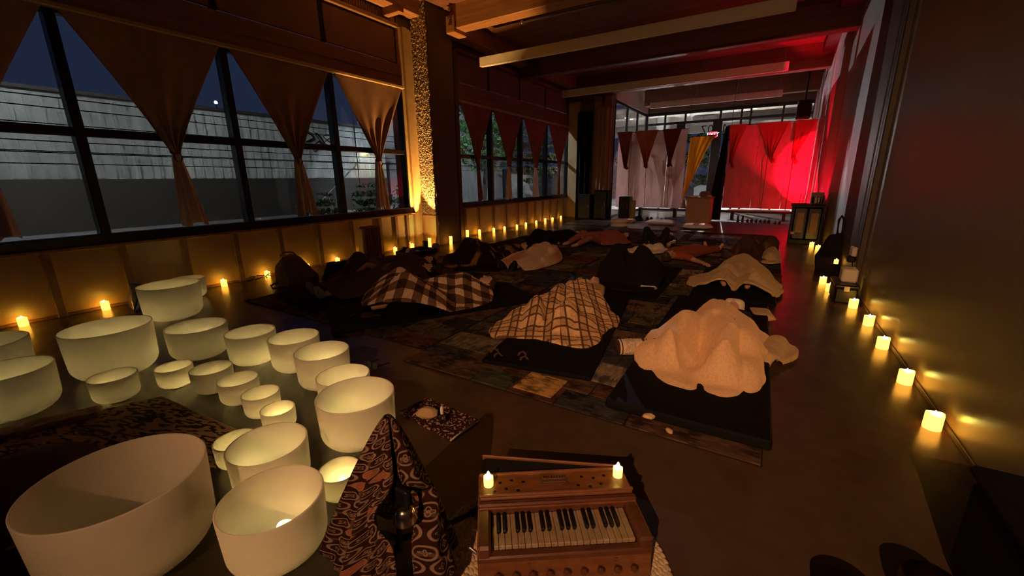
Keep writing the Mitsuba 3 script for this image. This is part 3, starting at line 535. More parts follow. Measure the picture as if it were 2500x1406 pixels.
for i, (x, y, h, l) in enumerate(((-6.86, 7.36, .2, 'standing before the pier, beside the wooden stick'), (-6.62, 7.86, .2, 'standing at the inner side of the pier'), (-7.02, 9.05, .2, 'first under far window past the pier'), (-7.02, 9.62, .15, 'second under far window past the pier'),
        (-7.02, 10.35, .12, 'third under far window past the pier'), (-7.02, 10.95, .1, 'fourth under far window past the pier'), (-7.02, 11.7, .09, 'dim fifth under far window past the pier'), (-7.02, 12.3, .1, 'sixth under far window past the pier'),
        (-7.02, 13.05, .1, 'seventh under far window past the pier'), (-7.02, 13.75, .12, 'eighth under far window past the pier'), (-7.02, 14.35, .1, 'ninth under far window past the pier'), (-7.02, 15.1, .1, 'last at the far end of the far window'))):
    candle((x, y, 0), ('tall ' if h > .14 else '') + 'lit white candle ' + l, .038, h, G, .8 if i != 6 else .15)
G = 'candles along the right wall'
for i, (x, y, l) in enumerate(((1.04, 3.33, 'nearest to the camera'), (1.045, 4.02, 'second from the camera'), (1.04, 4.8, 'third from the camera'), (1.045, 5.52, 'fourth from the camera'), (1.0, 6.2, 'before the dark column'))):
    candle((x, y, 0), 'lit ivory candle on the floor along the right wall, ' + l, .046, .105, G, 1.5)
for i, (x, y, l) in enumerate(((.84, 7.0, 'beside the black bag heap'), (.80, 7.45, 'behind the one by the black bag heap'), (1.0, 10.2, 'nearest of the three past the backpack'), (.98, 10.9, 'middle of the three past the backpack'), (.90, 11.35, 'farthest of the three by the black cabinet'))):
    candle((x, y, 0), 'lit ivory candle by the right wall, ' + l, .044, .1, G, 1.0)
candle((.98, 8.0, .22), 'small lit candle on a box under the black backpack', .03, .06, G, .3)

# ---------------------------------------------------------------- crystal singing bowls
def bowl_mesh(r, h, th):
    o = []; n = 11; R = .42 * r   # bottom corner radius
    o.append((0, 0)); o.append((r * .45, 0.0))
    for i in range(n):
        a = i / (n - 1) * PI / 2; o.append((r * .965 - R + R * math.sin(a), R - R * math.cos(a)))
    for t in np.linspace(.1, 1, 8): z = R + (h - R - th * .4) * t; o.append((r * (.965 + .035 * t), z))
    o += [(r - th * .15, h - th * .1), (r - th * .5, h), (r - th * .85, h - th * .1), (r - th, h - th * .4)]
    for t in np.linspace(.9, 0, 8): z = R + (h - R - th * .4) * t; o.append((r * (.965 + .035 * t) - th, z))
    for i in range(n - 1, -1, -1):
        a = i / (n - 1) * PI / 2; o.append((r * .965 - R + (R - th) * math.sin(a), R - (R - th) * math.cos(a)))
    o += [(r * .4, th), (0, th)]
    return lathe(o, 72)
BOWLS = [(-2.117, .368, .293, .395, 'huge frosted crystal bowl in the front left corner, largest of all', .04, 0),
 (-1.621, .695, .201, .272, 'front frosted crystal bowl cut by the bottom edge, right of the huge one', .28, 0),
 (-2.041, .904, .186, .251, 'frosted crystal bowl right behind the front bottom bowl', .62, 0),
 (-2.395, .9, .108, .146, 'small glowing crystal bowl half hidden left behind a larger bowl, at mat corner', .8, 0),
 (-1.681, 1.047, .101, .141, 'small bright glowing crystal bowl nearest the draped stand', .8, 0),
 (-1.991, 1.41, .225, .3, 'large pale crystal bowl behind the tip of the draped stand', 1.1, 0),
 (-2.385, 1.61, .176, .24, 'frosted crystal bowl tucked behind the large bowl at the draped stand tip', .9, 0),
 (-2.81, 1.742, .197, .28, 'deep frosted crystal bowl, third in the outer arc from the draped stand', 1.0, 0),
 (-3.283, 1.804, .196, .282, 'deep frosted crystal bowl, fourth in the outer arc from the draped stand', 1.0, 0),
 (-3.741, 1.686, .195, .279, 'deep crystal bowl with bright mottled side, fifth in the outer arc', 1.0, 0),
 (-4.31, 1.505, .237, .288, 'wide pale crystal bowl, sixth in the outer arc', 1.2, 0),
 (-5.865, 1.872, .295, .404, 'large crystal bowl farthest back near the window wall', 2.2, 0),
 (-6.719, 2.363, .2, .273, 'crystal bowl mostly hidden behind the farthest large bowl', .5, 0),
 (-4.531, .977, .291, .408, 'large milky white crystal bowl at left, behind a small bright bowl', 2.2, 0),
 (-3.949, .811, .141, .185, 'small bright crystal bowl before the large milky white bowl', .8, 0),
 (-3.814, 1.13, .122, .159, 'small crystal bowl with a bright spot, first of the inner row of five', .9, 0),
 (-3.468, 1.246, .139, .181, 'small crystal bowl, second of the inner row of five', .7, 0),
 (-3.118, 1.266, .131, .171, 'small crystal bowl, third of the inner row of five', .7, 0),
 (-2.794, 1.253, .115, .158, 'small crystal bowl, fourth of the inner row of five', .7, 0),
 (-2.532, 1.218, .101, .136, 'smallest crystal bowl, last of the inner row of five', .6, 0),
 (-4.31, .368, .246, .325, 'crystal bowl cut by the left picture edge, the nearer of two', 1.7, 0),
 (-5.06, .36, .27, .37, 'crystal bowl cut by the left picture edge, the farther of two', 1.4, 0)]
for i, (x, y, r, h, l, fl_, _) in enumerate(BOWLS):
    b = thing('crystal_bowl', l, 'bowl', 'frosted crystal singing bowls'); th = .006 + .012 * r
    part(b, 'shell', bowl_mesh(r, h, th), 'm_quartz', 50, to_world=T().translate([x, y, .012]))
    part(b, 'ring', lathe([(r * .3, 0), (r * .42, 0), (r * .44, .006), (r * .42, .012), (r * .3, .012), (r * .3, 0)], 32), 'm_black', 50, to_world=T().translate([x, y, 0]))
    big = r > .17; ox, oy = r * .25 * math.cos(i * 2.1), r * .25 * math.sin(i * 2.1)
    rc = .052 if r > .28 else .034 if big else .022
    candle((x + ox, y + oy, .013 + th), 'lit candle inside the ' + ' '.join(l.replace(' crystal', '').replace(',', '').split()[:11]), rc, rc * 2.05, 'candles inside the bowls', fl_ * .25, min(22., 16 * fl_ * (.43 if r > .28 else 1)), .01, (1, .75, .31))

# ---------------------------------------------------------------- patchwork rugs
UB = hull([(x * .5, y * .5, 0) for x in (-1, 1) for y in (-1, 1)] + [(x * .5 * .985, y * .5 * .98, 1) for x in (-1, 1) for y in (-1, 1)])
PATCH = [mikit.ply(UB, f'm_rug_{i}') for i in range(9)] + [mikit.ply(UB, 'm_rug_gold')]
def rug(x0, x1, y0, y1, label, seed, dx, dy, fr, tilt=0.):
    rr = random.Random(seed); k = thing('patchwork_rug', label, 'rug', 'patchwork rugs under the sleepers')
    cx, cy = (x0 + x1) / 2, (y0 + y1) / 2; base = T().translate([cx, cy, 0]).rotate([0, 0, 1], tilt)
    W, Hh = x1 - x0, y1 - y0
    bm = box(-W / 2, W / 2, -Hh / 2, Hh / 2, .001, .009, .003); part(k, 'backing', bm, 'm_rug_base', to_world=base)
    n = max(1, round(W / dx)); y = -Hh / 2; 
    while y < Hh / 2 - .05:
        hgt = min(dy * rr.uniform(.75, 1.35), Hh / 2 - y); x = -W / 2
        if Hh / 2 - y - hgt < .1: hgt = Hh / 2 - y
        while x < W / 2 - .03:
            w = min(dx * rr.uniform(.6, 1.5), W / 2 - x)
            if W / 2 - x - w < .12: w = W / 2 - x
            i = rr.choices(range(9), [3, 2, 2, 2, 4, 1, 2, 3, 4])[0]
            part(k, 'patch', {**PATCH[i], 'to_world': base @ T().translate([x + w / 2, y + hgt / 2, .006]).scale([w * .985, hgt * .97, .008 + .005 * rr.random()])}, None)
            x += w
        y += hgt
    return k
r1 = rug(-5.85, -2.62, 2.64, 6.35, 'near left patchwork rug under the two brown blanketed sleepers', 3, .52, .3, 0)
r2 = rug(-2.6, .14, 2.36, 6.3, 'near right patchwork rug under plaid and cream blanketed sleepers', 8, .5, .28, 0)
part(r2, 'patch', box(-1.5, -1.18, 2.42, 2.72, .007, .022, .003), 'm_rug_gold', label='mustard gold patch at the rug edge')
rug(-5.75, -2.75, 6.38, 10.1, 'far left patchwork rug near the far window', 12, .55, .4, 0)
rug(-2.72, .29, 6.33, 10.0, 'far right patchwork rug with a jutting right edge', 21, .55, .4, 0)
rug(-4.6, .14, 10.12, 13.0, 'farthest patchwork rug toward the entry', 33, .6, .45, 0)

# ---------------------------------------------------------------- people
def S(c, r, n=14): return Manifold.sphere(r, n).translate([float(v) for v in c])
def bone(a, ra, b, rb): return Manifold.batch_hull([S(a, ra), S(b, rb)])
def to_tm(m, L=.03, it=8, mu=True):
    m = m.refine_to_length(L).to_mesh(); t = trimesh.Trimesh(m.vert_properties[:, :3], m.tri_verts, process=True)
    if it: trimesh.smoothing.filter_taubin(t, lamb=.5, nu=.53, iterations=it)
    return t
def hand_bones(wr, dirv, up, s=1.0, curl=.5):
    d = np.array(dirv, float); d /= np.linalg.norm(d); u = np.array(up, float); u -= d * (u @ d); u /= np.linalg.norm(u); l = np.cross(d, u); wr = np.array(wr, float)
    o = [Manifold.batch_hull([S(wr, .026 * s), S(wr + d * .085 * s + l * .034 * s, .014 * s), S(wr + d * .09 * s - l * .034 * s, .014 * s), S(wr + d * .03 * s + l * .03 * s, .018 * s)])]
    for i, (off, ln) in enumerate(((.034, .068), (.012, .078), (-.011, .073), (-.033, .056))):
        p = wr + d * .085 * s + l * off * s; a = 0
        for seg in (.45, .32, .23):
            a += curl * .55; q = p + (d * math.cos(a) - u * math.sin(a)) * ln * seg * s * 1.15; o.append(bone(p, .0095 * s, q, .0085 * s)); p = q
    p = wr + d * .025 * s + l * .03 * s; q = p + (d * .6 + l * .75) * .042 * s; r = q + (d * .9 + l * .2 - u * .2) * .034 * s
    return o + [bone(p, .013 * s, q, .011 * s), bone(q, .011 * s, r, .009 * s)]
def lying(name_label, head, ang, kh=0., splay=.12, z0=.045, look=0., hair='m_hair', longhair=False, side=0., clothes=None, arm=(1, 1), mat=None, reach=None, sc=1.0, socks=None, face=True):
    """head: (x, y) of the head centre; ang: direction from head to feet; kh: raised knee height; side: roll of the head"""
    d = np.array([math.cos(ang), math.sin(ang)]); n = np.array([-d[1], d[0]]); H = np.array(head, float)
    def P(s, t, z): return np.array([*(H + d * s * sc + n * t * sc), z0 + z * sc])
    hz = math.sqrt(max(.43 ** 2 - kh ** 2, .01)); hz2 = math.sqrt(max(.42 ** 2 - kh ** 2, .01)); kz = max(.09, kh)
    head_c, neck, chest, belly, pelvis = P(0, 0, .115), P(.15, 0, .09), P(.33, 0, .115), P(.56, 0, .11), P(.8, 0, .105)
    B = [bone(neck, .055, P(.05, 0, .1), .06), Manifold.batch_hull([S(P(.24, s * .14, .095), .065 * sc) for s in (-1, 1)] + [S(P(.4, s * .1, .11), .1 * sc) for s in (-1, 1)]),
         Manifold.batch_hull([S(P(.4, s * .1, .11), .1 * sc) for s in (-1, 1)] + [S(P(.6, s * .08, .105), .095 * sc) for s in (-1, 1)]),
         Manifold.batch_hull([S(P(.6, s * .08, .105), .095 * sc) for s in (-1, 1)] + [S(P(.82, s * .09, .105), .1 * sc) for s in (-1, 1)]), bone(P(.2, 0, .095), .06, P(.3, 0, .1), .08)]
    caps = [(P(.24, -.14, .1), .08, P(.24, .14, .1), .08), (P(.4, -.1, .11), .11, P(.4, .1, .11), .11), (chest, .14, pelvis, .13)]
    feet = []
    for s in (-1, 1):
        hip, knee = P(.84, s * .09, .1), P(.84 + hz, s * (.1 + splay), kz); ank = P(.84 + hz + hz2, s * (.1 + splay * .7), .06)
        ft = ank + np.array([*(d * .04 * sc + n * s * .05), .10 * sc]) if kh < .2 else ank + np.array([*(d * .13 * sc), -.02])
        B += [bone(hip, .088 * sc, knee, .058 * sc), bone(knee, .056 * sc, (knee * .6 + ank * .4), .055 * sc), bone(knee * .6 + ank * .4, .055 * sc, ank, .036 * sc), bone(ank, .038 * sc, ft, .03 * sc), bone(ank - np.array([*(d * .0), .015]), .035, ft, .032)]
        caps += [(hip, .1, knee, .075), (knee, .075, ank, .055), (ank, .05, ft, .045)]; feet.append((ank, ft))
        sh = P(.25, s * .175, .1)
        if reach and s in reach: el, wr, hd = [P(*q) for q in reach[s]]
        else: el, wr, hd = P(.54, s * .26, .07), P(.79, s * .25 - s * .02, .075), P(.9, s * .25, .06)
        B += [bone(sh, .058 * sc, el, .042 * sc), bone(el, .041 * sc, wr, .027 * sc)] + hand_bones(wr, hd - wr, (0, 0, 1), .95 * sc)
        if not (reach and s in reach): caps += [(sh, .06, el, .05), (el, .05, hd, .04)]
    # head: skull, jaw, nose, ears, brow
    f = np.array([0, 0, 1.0]) * math.cos(side) + np.array([*n, 0]) * math.sin(side); up3 = -np.array([*d, 0]); rt = np.cross(f, up3)
    def F(a, b, c): return head_c + (rt * a + up3 * b + f * c) * sc
    B += [Manifold.batch_hull([S(F(0, .035, -.015), .088 * sc, 20), S(F(0, -.02, .02), .066 * sc, 20), S(F(0, -.085, .04), .028 * sc), S(F(0, .06, .02), .07 * sc, 20)]),
          Manifold.batch_hull([S(F(0, .01, .088), .007), S(F(0, -.028, .107), .009), S(F(.013, -.032, .09), .007), S(F(-.013, -.032, .09), .007)]), bone(F(-.03, .022, .078), .011, F(.03, .022, .078), .011),
          bone(F(-.02, -.06, .077), .007, F(.02, -.06, .077), .007), bone(F(-.012, -.07, .074), .008, F(.012, -.07, .074), .008)]
    for s in (-1, 1): B += [Manifold.batch_hull([S(F(s * .076, .012, -.01), .014), S(F(s * .074, -.025, 0), .01)]), S(F(s * .029, .003, .07), .0125)]
    k = thing('person', name_label, 'person')
    m = Manifold.batch_boolean(B, __import__('manifold3d').OpType.Add); t = to_tm(m, .02, 5); part(k, 'body', t, 'm_skin', True)
    cap = Manifold.batch_hull([S(F(0, .045, -.025), .095 * sc, 20), S(F(0, .08, .015), .072 * sc, 20), S(F(0, -.02, -.035), .082 * sc, 20)])
    HB = [cap]
    if longhair: HB += [Manifold.batch_hull([S(F(s * .07, .05, -.05), .05), S(F(s * .11, -.04 + .05 * s, -.08), .035), S(F(s * .04, .14, -.075), .04)]) for s in (-1, 1)]
    hm = to_tm(Manifold.batch_boolean(HB, __import__('manifold3d').OpType.Add), .015, 2); hm.vertices += hm.vertex_normals * (.006 * (nz(hm.vertices, 45, 3) - .5))[:, None]
    hm.vertices[:, 2] = np.maximum(hm.vertices[:, 2], .016); part(k, 'hair', hm, hair, True)
    for s in (-1, 1): part(k, 'eyelash', tube([F(s * (.029 - .014), .001, .081), F(s * .029, -.004, .084), F(s * (.029 + .014), .0, .08)], .0018, 5), 'm_hair')
    if clothes:
        C = [Manifold.batch_hull([S(P(.24, s * .15, .095), .078 * sc) for s in (-1, 1)] + [S(P(.42, s * .1, .11), .115 * sc) for s in (-1, 1)]), Manifold.batch_hull([S(P(.42, s * .1, .11), .115 * sc) for s in (-1, 1)] + [S(P(.84, s * .09, .105), .112 * sc) for s in (-1, 1)])]
        for s in (-1, 1):
            hip, knee, ank = P(.84, s * .09, .1), P(.84 + hz, s * (.1 + splay), kz), feet[(s + 1) // 2][0]
            C += [bone(hip, .102 * sc, knee, .075 * sc), bone(knee, .075 * sc, ank * .85 + knee * .15, .06 * sc)]
            sh = P(.25, s * .175, .1); el = P(*reach[s][0]) if reach and s in reach else P(.54, s * .26, .07); C += [bone(sh, .07 * sc, sh * .35 + el * .65, .058 * sc)]
        part(k, 'clothing', to_tm(Manifold.batch_boolean(C, __import__('manifold3d').OpType.Add), .03, 4), clothes, True)
    if socks:
        for a, ft in feet: part(k, 'sock', to_tm(Manifold.batch_hull([S(a + np.array([*(-d * .05), .0]), .045), S(a, .047), S(ft, .04)]), .015, 2), socks, True)
    return k, caps, F
def capheight(X, Y, caps, slope, mg):
    h = np.zeros_like(X) - 1
    for a, ra, b, rb in caps:
        ab = b[:2] - a[:2]; L2 = max(ab @ ab, 1e-9); t = np.clip(((X - a[0]) * ab[0] + (Y - a[1]) * ab[1]) / L2, 0, 1)
        dd = np.hypot(X - a[0] - ab[0] * t, Y - a[1] - ab[1] * t); r = ra + (rb - ra) * t + mg; zc = a[2] + (b[2] - a[2]) * t
        h = np.maximum(h, np.where(dd < r * .8, zc + np.sqrt(np.maximum(r * r - dd * dd, 0)), zc + .6 * r - (dd - .8 * r) * slope))
    return h
from scipy.ndimage import gaussian_filter
from scipy.interpolate import splprep, splev
def blanket(name, label, poly, caps, mat, rot=0., fold=.03, fs=(5., 2.), seed=0, slope=1.5, z0=.06, th=.018, res=170, rings=60, hem=.02, cat_='blanket', sm=1.2, wrinkle=.012, mg=.035):
    p = np.array(poly, float); c = p.mean(0)
    tck, _ = splprep([np.append(p[:, 0], p[0, 0]), np.append(p[:, 1], p[0, 1])], s=0.0004 * len(p), per=True); u = np.linspace(0, 1, res, endpoint=False); bx, by = splev(u, tck)
    rr = np.hypot(bx - c[0], by - c[1]); aa = np.arctan2(by - c[1], bx - c[0]); wob = 1 + hem * (nz(np.stack([np.cos(aa) * 5, np.sin(aa) * 5, 0 * aa + seed], 1), 1, seed) - .5) * 2
    t = np.linspace(0, 1, rings + 1)[1:]; t = 1 - (1 - t) ** 1.15
    X = c[0] + (bx - c[0])[None] * (t[:, None] * wob[None]); Y = c[1] + (by - c[1])[None] * (t[:, None] * wob[None])
    X = np.vstack([np.full((1, res), c[0]), X]); Y = np.vstack([np.full((1, res), c[1]), Y]); tt = np.concatenate([[0], t])[:, None]
    hb = capheight(X, Y, caps, slope, mg)
    cr, sr = math.cos(rot), math.sin(rot); U, V = (X - c[0]) * cr + (Y - c[1]) * sr, -(X - c[0]) * sr + (Y - c[1]) * cr
    q = np.stack([U * fs[0], V * fs[1], 0 * U + seed], -1); w = nz(q * .5, 1, seed + 3, 2); q[..., 0] += 1.5 * w; q[..., 1] += .9 * nz(q * .4, 1, seed + 9, 2)
    am = nz(q * np.array([.45, .8, 1]), 1, seed, 2); am = np.clip((am - .3) / .3, 0, 1); ridge = np.abs(np.sin(PI * (q[..., 0] * .62 + .35 * q[..., 1] * (w - .5)))) ** .75 * am
    fine = nz(np.stack([U * 17, V * 11, 0 * U], -1), 1, seed + 5, 3)
    base = np.maximum(hb, z0 + .012); pad = np.vstack([base[:1].mean() * np.ones((1, res)), base[1:]]); base = np.maximum(gaussian_filter(pad, (sm, sm), mode=('nearest', 'wrap')), hb)
    ed = np.clip((1 - tt) / .10, 0, 1) ** .7
    Z = base + fold * ridge * (.35 + .65 * np.clip((base - z0) / .18, 0, 1)) + wrinkle * (fine - .3)
    Z = np.where(hb > z0 + .02, Z, z0 + (Z - z0) * (.25 + .75 * ed)); Z = np.maximum(Z, z0 * (tt < .97) + .03 * (tt >= .97)); Z[0] = Z[1].mean()
    Z[-1] -= .008
    P = np.stack([X, Y, Z], -1)
    uv = np.stack([U + .06 * (w - .5) + .35 * (Z - z0) * np.sign(U) * .5, V + .35 * (Z - z0) * np.sign(V) * .5], -1).reshape(-1, 2)
    R, N = P.shape[:2]; Bt = P.copy(); Bt[..., 2] = np.maximum(P[..., 2] - th, .022); I = np.arange(R * N).reshape(R, N); J = np.roll(I, -1, 1)
    F = np.vstack([np.stack([I[:-1].ravel(), I[1:].ravel(), J[1:].ravel()], 1), np.stack([I[:-1].ravel(), J[1:].ravel(), J[:-1].ravel()], 1)]); o = R * N
    F = np.vstack([F, F[:, ::-1] + o, np.stack([I[-1], I[-1] + o, J[-1] + o], 1), np.stack([I[-1], J[-1] + o, J[-1]], 1)])
    m = trimesh.Trimesh(np.vstack([P.reshape(-1, 3), Bt.reshape(-1, 3)]), F, process=False)
    if m.face_normals[(R // 2) * N][2] < 0: m.invert()
    return solo(name, m, mat, label, cat_, True, uv=np.vstack([uv, uv]))
def mat_(x, y, w, l, ang, label, h=.035, mat='m_matblack'):
    m = box(-w / 2, w / 2, -l / 2, l / 2, 0, h, .012); return solo('floor_mat', xf(m, ang, (x, y, .018)), mat, label, 'mat', 'floor mats of the sleepers' and False)
def toward(a, b): return math.atan2(b[1] - a[1], b[0] - a[0])

# A: cream fleece, white headband
mat_(-.34, 4.0, .98, 3.0, .02, 'black floor mat under the cream fleece sleeper, reaching toward the camera', .065)
kA, cA, FA = lying('person under cream fleece with patterned headband, knees up, nearest right', (-.2, 4.80), -PI / 2 - .12, .18, .12, .1, hair='m_hairbrown', clothes='m_cloth_dark', sc=.86)
part(kA, 'headband', to_tm(Manifold.batch_hull([S(FA(s * .05, .035, .045), .055) for s in (-1, 1)] + [S(FA(0, .06, -.02), .098, 20)]) , .02, 2), 'm_offwhite_cloth', True)
blanket('fleece_blanket', 'cream fleece blanket heaped over the nearest right sleeper', [(-.84, 3.62), (-.8, 3.25), (-.66, 2.98), (-.3, 2.9), (.02, 2.98), (.14, 3.35), (.1, 3.75), (.26, 3.95), (.26, 4.15), (.1, 4.27), (-.14, 4.34), (-.4, 4.5), (-.6, 4.4), (-.74, 4.0)], cA, 'm_fleece', .15, .07, (5.5, .8), 3, .75, th=.03, mg=.01, wrinkle=.004, hem=.03, sm=2.5)
blanket('fleece_blanket', 'mustard cream fleece edge spilling to the right of the nearest right sleeper', [(.08, 3.62), (.2, 3.8), (.34, 4.0), (.36, 4.25), (.22, 4.36), (.1, 4.2), (.0, 3.9)], [(np.array([.15, 3.8, .05]), .05, np.array([.2, 4.2, .06]), .06)], 'm_fleece_cream', .9, .03, (9, 4), 6, 1.2, th=.02)
def f_stripe(p, n, uv):
    s = frac(uv.x * 9.); q = dr.select((s < .22) | ((s > .34) & (s < .42)), mi.Color3f(.05, .025, .016), mi.Color3f(.62, .5, .36))
    return dr.select((uv.x < .16) & (uv.x > .07), mi.Color3f(.58, .46, .33) * (.6 + .6 * noise(uv.x * 120, uv.y * 50)), q)
M('m_striped', proc(f_stripe), .9, .1)
bt = thing('striped_bolster', 'cream bolster with dark stripes beside the cream fleece', 'bolster')
bm = lathe([(0, 0), (.06, .005), (.085, .03), (.09, .1), (.09, .42), (.08, .44), (0, .45)], 32); bm.vertices[:, 0] *= .75
uvb = np.stack([bm.vertices[:, 2], np.arctan2(bm.vertices[:, 1], bm.vertices[:, 0]) * .1], 1)
part(bt, 'cover', xf(bm, .55, (-1.0, 3.33, .12), 0, PI / 2), 'm_striped', True, uv=uvb)
# B: tan plaid
mat_(-1.72, 4.15, .95, 2.9, .16, 'black floor mat under the tan plaid sleeper')
kB, cB, FB = lying('dark haired person under tan plaid blanket with tan sweater shoulders', (-1.93, 5.26), -PI / 2 + .06, .14, .04, .055, clothes='m_cloth_tan', longhair=True, sc=.88)
blanket('plaid_blanket', 'tan and brown plaid blanket over the middle front sleeper', [(-2.3, 3.3), (-2.18, 3.1), (-2.0, 3.2), (-1.75, 3.3), (-1.5, 3.3), (-1.36, 3.22), (-1.22, 3.42), (-1.25, 3.8), (-1.2, 4.15), (-1.38, 4.4), (-1.6, 4.62), (-1.9, 4.74), (-2.15, 4.62), (-2.26, 4.2), (-2.35, 3.7)], cB, 'm_plaid', .45, .065, (6, 3.2), 14, .6, th=.02, hem=.05, wrinkle=.02)
# C: buffalo check
mat_(-3.45, 3.75, 1.0, 2.5, -.55, 'black floor mat under the checked blanket sleeper')
kC, cC, FC = lying('person under brown and white checked blanket, knees raised toward camera left', (-3.2, 4.5), toward((-3.2, 4.5), (-3.95, 3.25)), .32, .05, .055, hair='m_hairbrown')
blanket('checked_blanket', 'brown and white checked blanket over the sleeper with raised knees', [(-4.16, 3.3), (-4.0, 3.02), (-3.7, 3.04), (-3.42, 3.16), (-3.12, 3.46), (-2.92, 3.76), (-2.86, 4.12), (-2.98, 4.36), (-3.2, 4.46), (-3.5, 4.42), (-3.85, 4.1), (-4.05, 3.7)], cC, 'm_buffalo', .6, .05, (3.2, 1.8), 22, .7, hem=.04)
blanket('brown_throw', 'dark brown throw crumpled under the checked blanket edge', [(-4.0, 2.86), (-3.74, 2.8), (-3.56, 2.94), (-3.64, 3.06), (-3.95, 3.02)], [], 'm_brownpat', .6, .03, (9, 6), 25, 1.2, z0=.035, th=.012)
# D: front brown blanket with grey socks; D2 behind
mat_(-4.75, 3.95, .8, 2.3, -.17, 'black floor mat under the grey socked sleeper')
kD, cD, FD = lying('person with grey socks under dark brown blanket, nearest the bowls', (-4.52, 4.75), toward((-4.52, 4.75), (-5.0, 3.0)), 0, .02, .055, socks='m_sock')
blanket('brown_blanket', 'dark brown blanket over the grey socked sleeper', [(-5.15, 3.3), (-5.05, 3.12), (-4.7, 3.2), (-4.45, 3.6), (-4.3, 4.1), (-4.2, 4.6), (-4.45, 4.72), (-4.75, 4.7), (-5.0, 4.2), (-5.15, 3.7)], cD, 'm_brownpat', .25, .035, (5, 1.5), 31, 1.5)
kD2, cD2, FD2 = lying('person under faded brown blanket nearest the radiator', (-5.05, 5.35), toward((-5.05, 5.35), (-5.55, 3.7)), .28, .05, .03)
blanket('brown_blanket', 'faded brown blanket with olive folds over the sleeper by the radiator', [(-5.8, 4.0), (-5.6, 3.65), (-5.3, 3.9), (-5.0, 4.4), (-4.8, 4.9), (-4.85, 5.2), (-5.1, 5.28), (-5.4, 5.1), (-5.7, 4.6)], cD2, 'm_brownpat', .2, .05, (4, 2), 37, 1.2)
# E
mat_(-4.62, 6.55, .8, 2.1, .43 - PI, 'black floor mat under the dark patterned blanket by the left wall')
kE, cE, FE = lying('person under dark patterned blanket near the pier', (-4.2, 7.25), toward((-4.2, 7.25), (-4.95, 5.75)), .3, .06, .055)
blanket('patterned_blanket', 'dark patterned blanket over the sleeper near the pier', [(-5.1, 5.7), (-4.8, 5.5), (-4.4, 5.8), (-4.0, 6.4), (-3.85, 6.9), (-4.05, 7.15), (-4.4, 7.2), (-4.8, 6.8), (-5.1, 6.2)], cE, 'm_darkpat', 1.1, .04, (5, 2.5), 41, 1.3)
# F
kF, cF, FF = lying('person in dark socks under peach fleece blanket', (-3.66, 7.55), toward((-3.66, 7.55), (-3.72, 5.6)), 0, .03, .03, hair='m_hairbrown', socks='m_cloth_dark')
blanket('peach_blanket', 'pale peach fleece blanket over the sleeper in dark socks', [(-4.02, 6.0), (-3.7, 5.86), (-3.4, 5.95), (-3.25, 6.5), (-3.3, 7.2), (-3.5, 7.5), (-3.85, 7.45), (-4.05, 7.0), (-4.1, 6.4)], cF, 'm_fleece_peach', .05, .03, (5, 1.0), 47, 1.6)
# G, H, I, far row
kG, cG, FG = lying('person in dark clothes lying far left near the far window', (-4.1, 9.85), toward((-4.1, 9.85), (-4.7, 8.2)), .25, .1, .03, clothes='m_cloth_dark')
blanket('black_blanket', 'black blanket over the sleeper far left near the far window', [(-4.9, 8.5), (-4.5, 8.25), (-4.1, 8.8), (-3.85, 9.4), (-4.0, 9.75), (-4.35, 9.75), (-4.7, 9.3)], cG, 'm_blackcloth', .3, .03, (5, 2), 51)
kH, cH, FH = lying('person in pink top lying in the far row', (-3.0, 10.2), toward((-3.0, 10.2), (-3.75, 8.9)), .2, .1, .03, clothes='m_pinkcloth', side=.6)
blanket('pink_blanket', 'pink blanket over the far row sleeper', [(-3.75, 9.2), (-3.5, 8.95), (-3.1, 9.3), (-2.75, 9.8), (-2.8, 10.05), (-3.1, 10.05), (-3.5, 9.7)], cH, 'm_pinkcloth', .3, .03, (6, 3), 55)
kI, cI, FI = lying('person in dark clothes with knees up in the middle far row', (-2.0, 10.6), toward((-2.0, 10.6), (-2.15, 9.0)), .38, .12, .03, clothes='m_cloth_dark')
blanket('cream_throw', 'crumpled cream throw before the dark clothed far sleeper', [(-2.5, 8.6), (-2.15, 8.5), (-1.8, 8.75), (-1.7, 9.2), (-2.0, 9.25), (-2.4, 9.0)], [(np.array([-2.3, 8.75, .05]), .06, np.array([-1.9, 9.0, .06]), .08)], 'm_offwhite_cloth', .3, .05, (6, 4), 58)
# J, K
mat_(-1.55, 6.3, .85, 2.2, .02, 'black floor mat under the black blanketed sleeper in the middle')
kJ, cJ, FJ = lying('person under black blanket with knees up behind the plaid sleeper', (-1.62, 7.05), -PI / 2 - .08, .42, .08, .055, hair='m_hairbrown', clothes='m_cloth_dark')
blanket('black_blanket', 'black blanket over raised knees behind the plaid sleeper', [(-2.05, 5.6), (-1.75, 5.4), (-1.4, 5.45), (-1.2, 5.8), (-1.22, 6.4), (-1.35, 6.85), (-1.65, 6.92), (-1.95, 6.8), (-2.08, 6.2)], cJ, 'm_blackcloth', .1, .03, (5, 2), 61)
kK, cK, FK = lying('person in rust top with one arm stretched over the rug', (-1.5, 7.95), toward((-1.5, 7.95), (-.9, 9.6)), .1, .05, .03, hair='m_hairbrown', clothes='m_cloth_rust', side=-.5, reach={-1: ((.2, -.42, .06), (.08, -.66, .05), (.02, -.76, .045))})
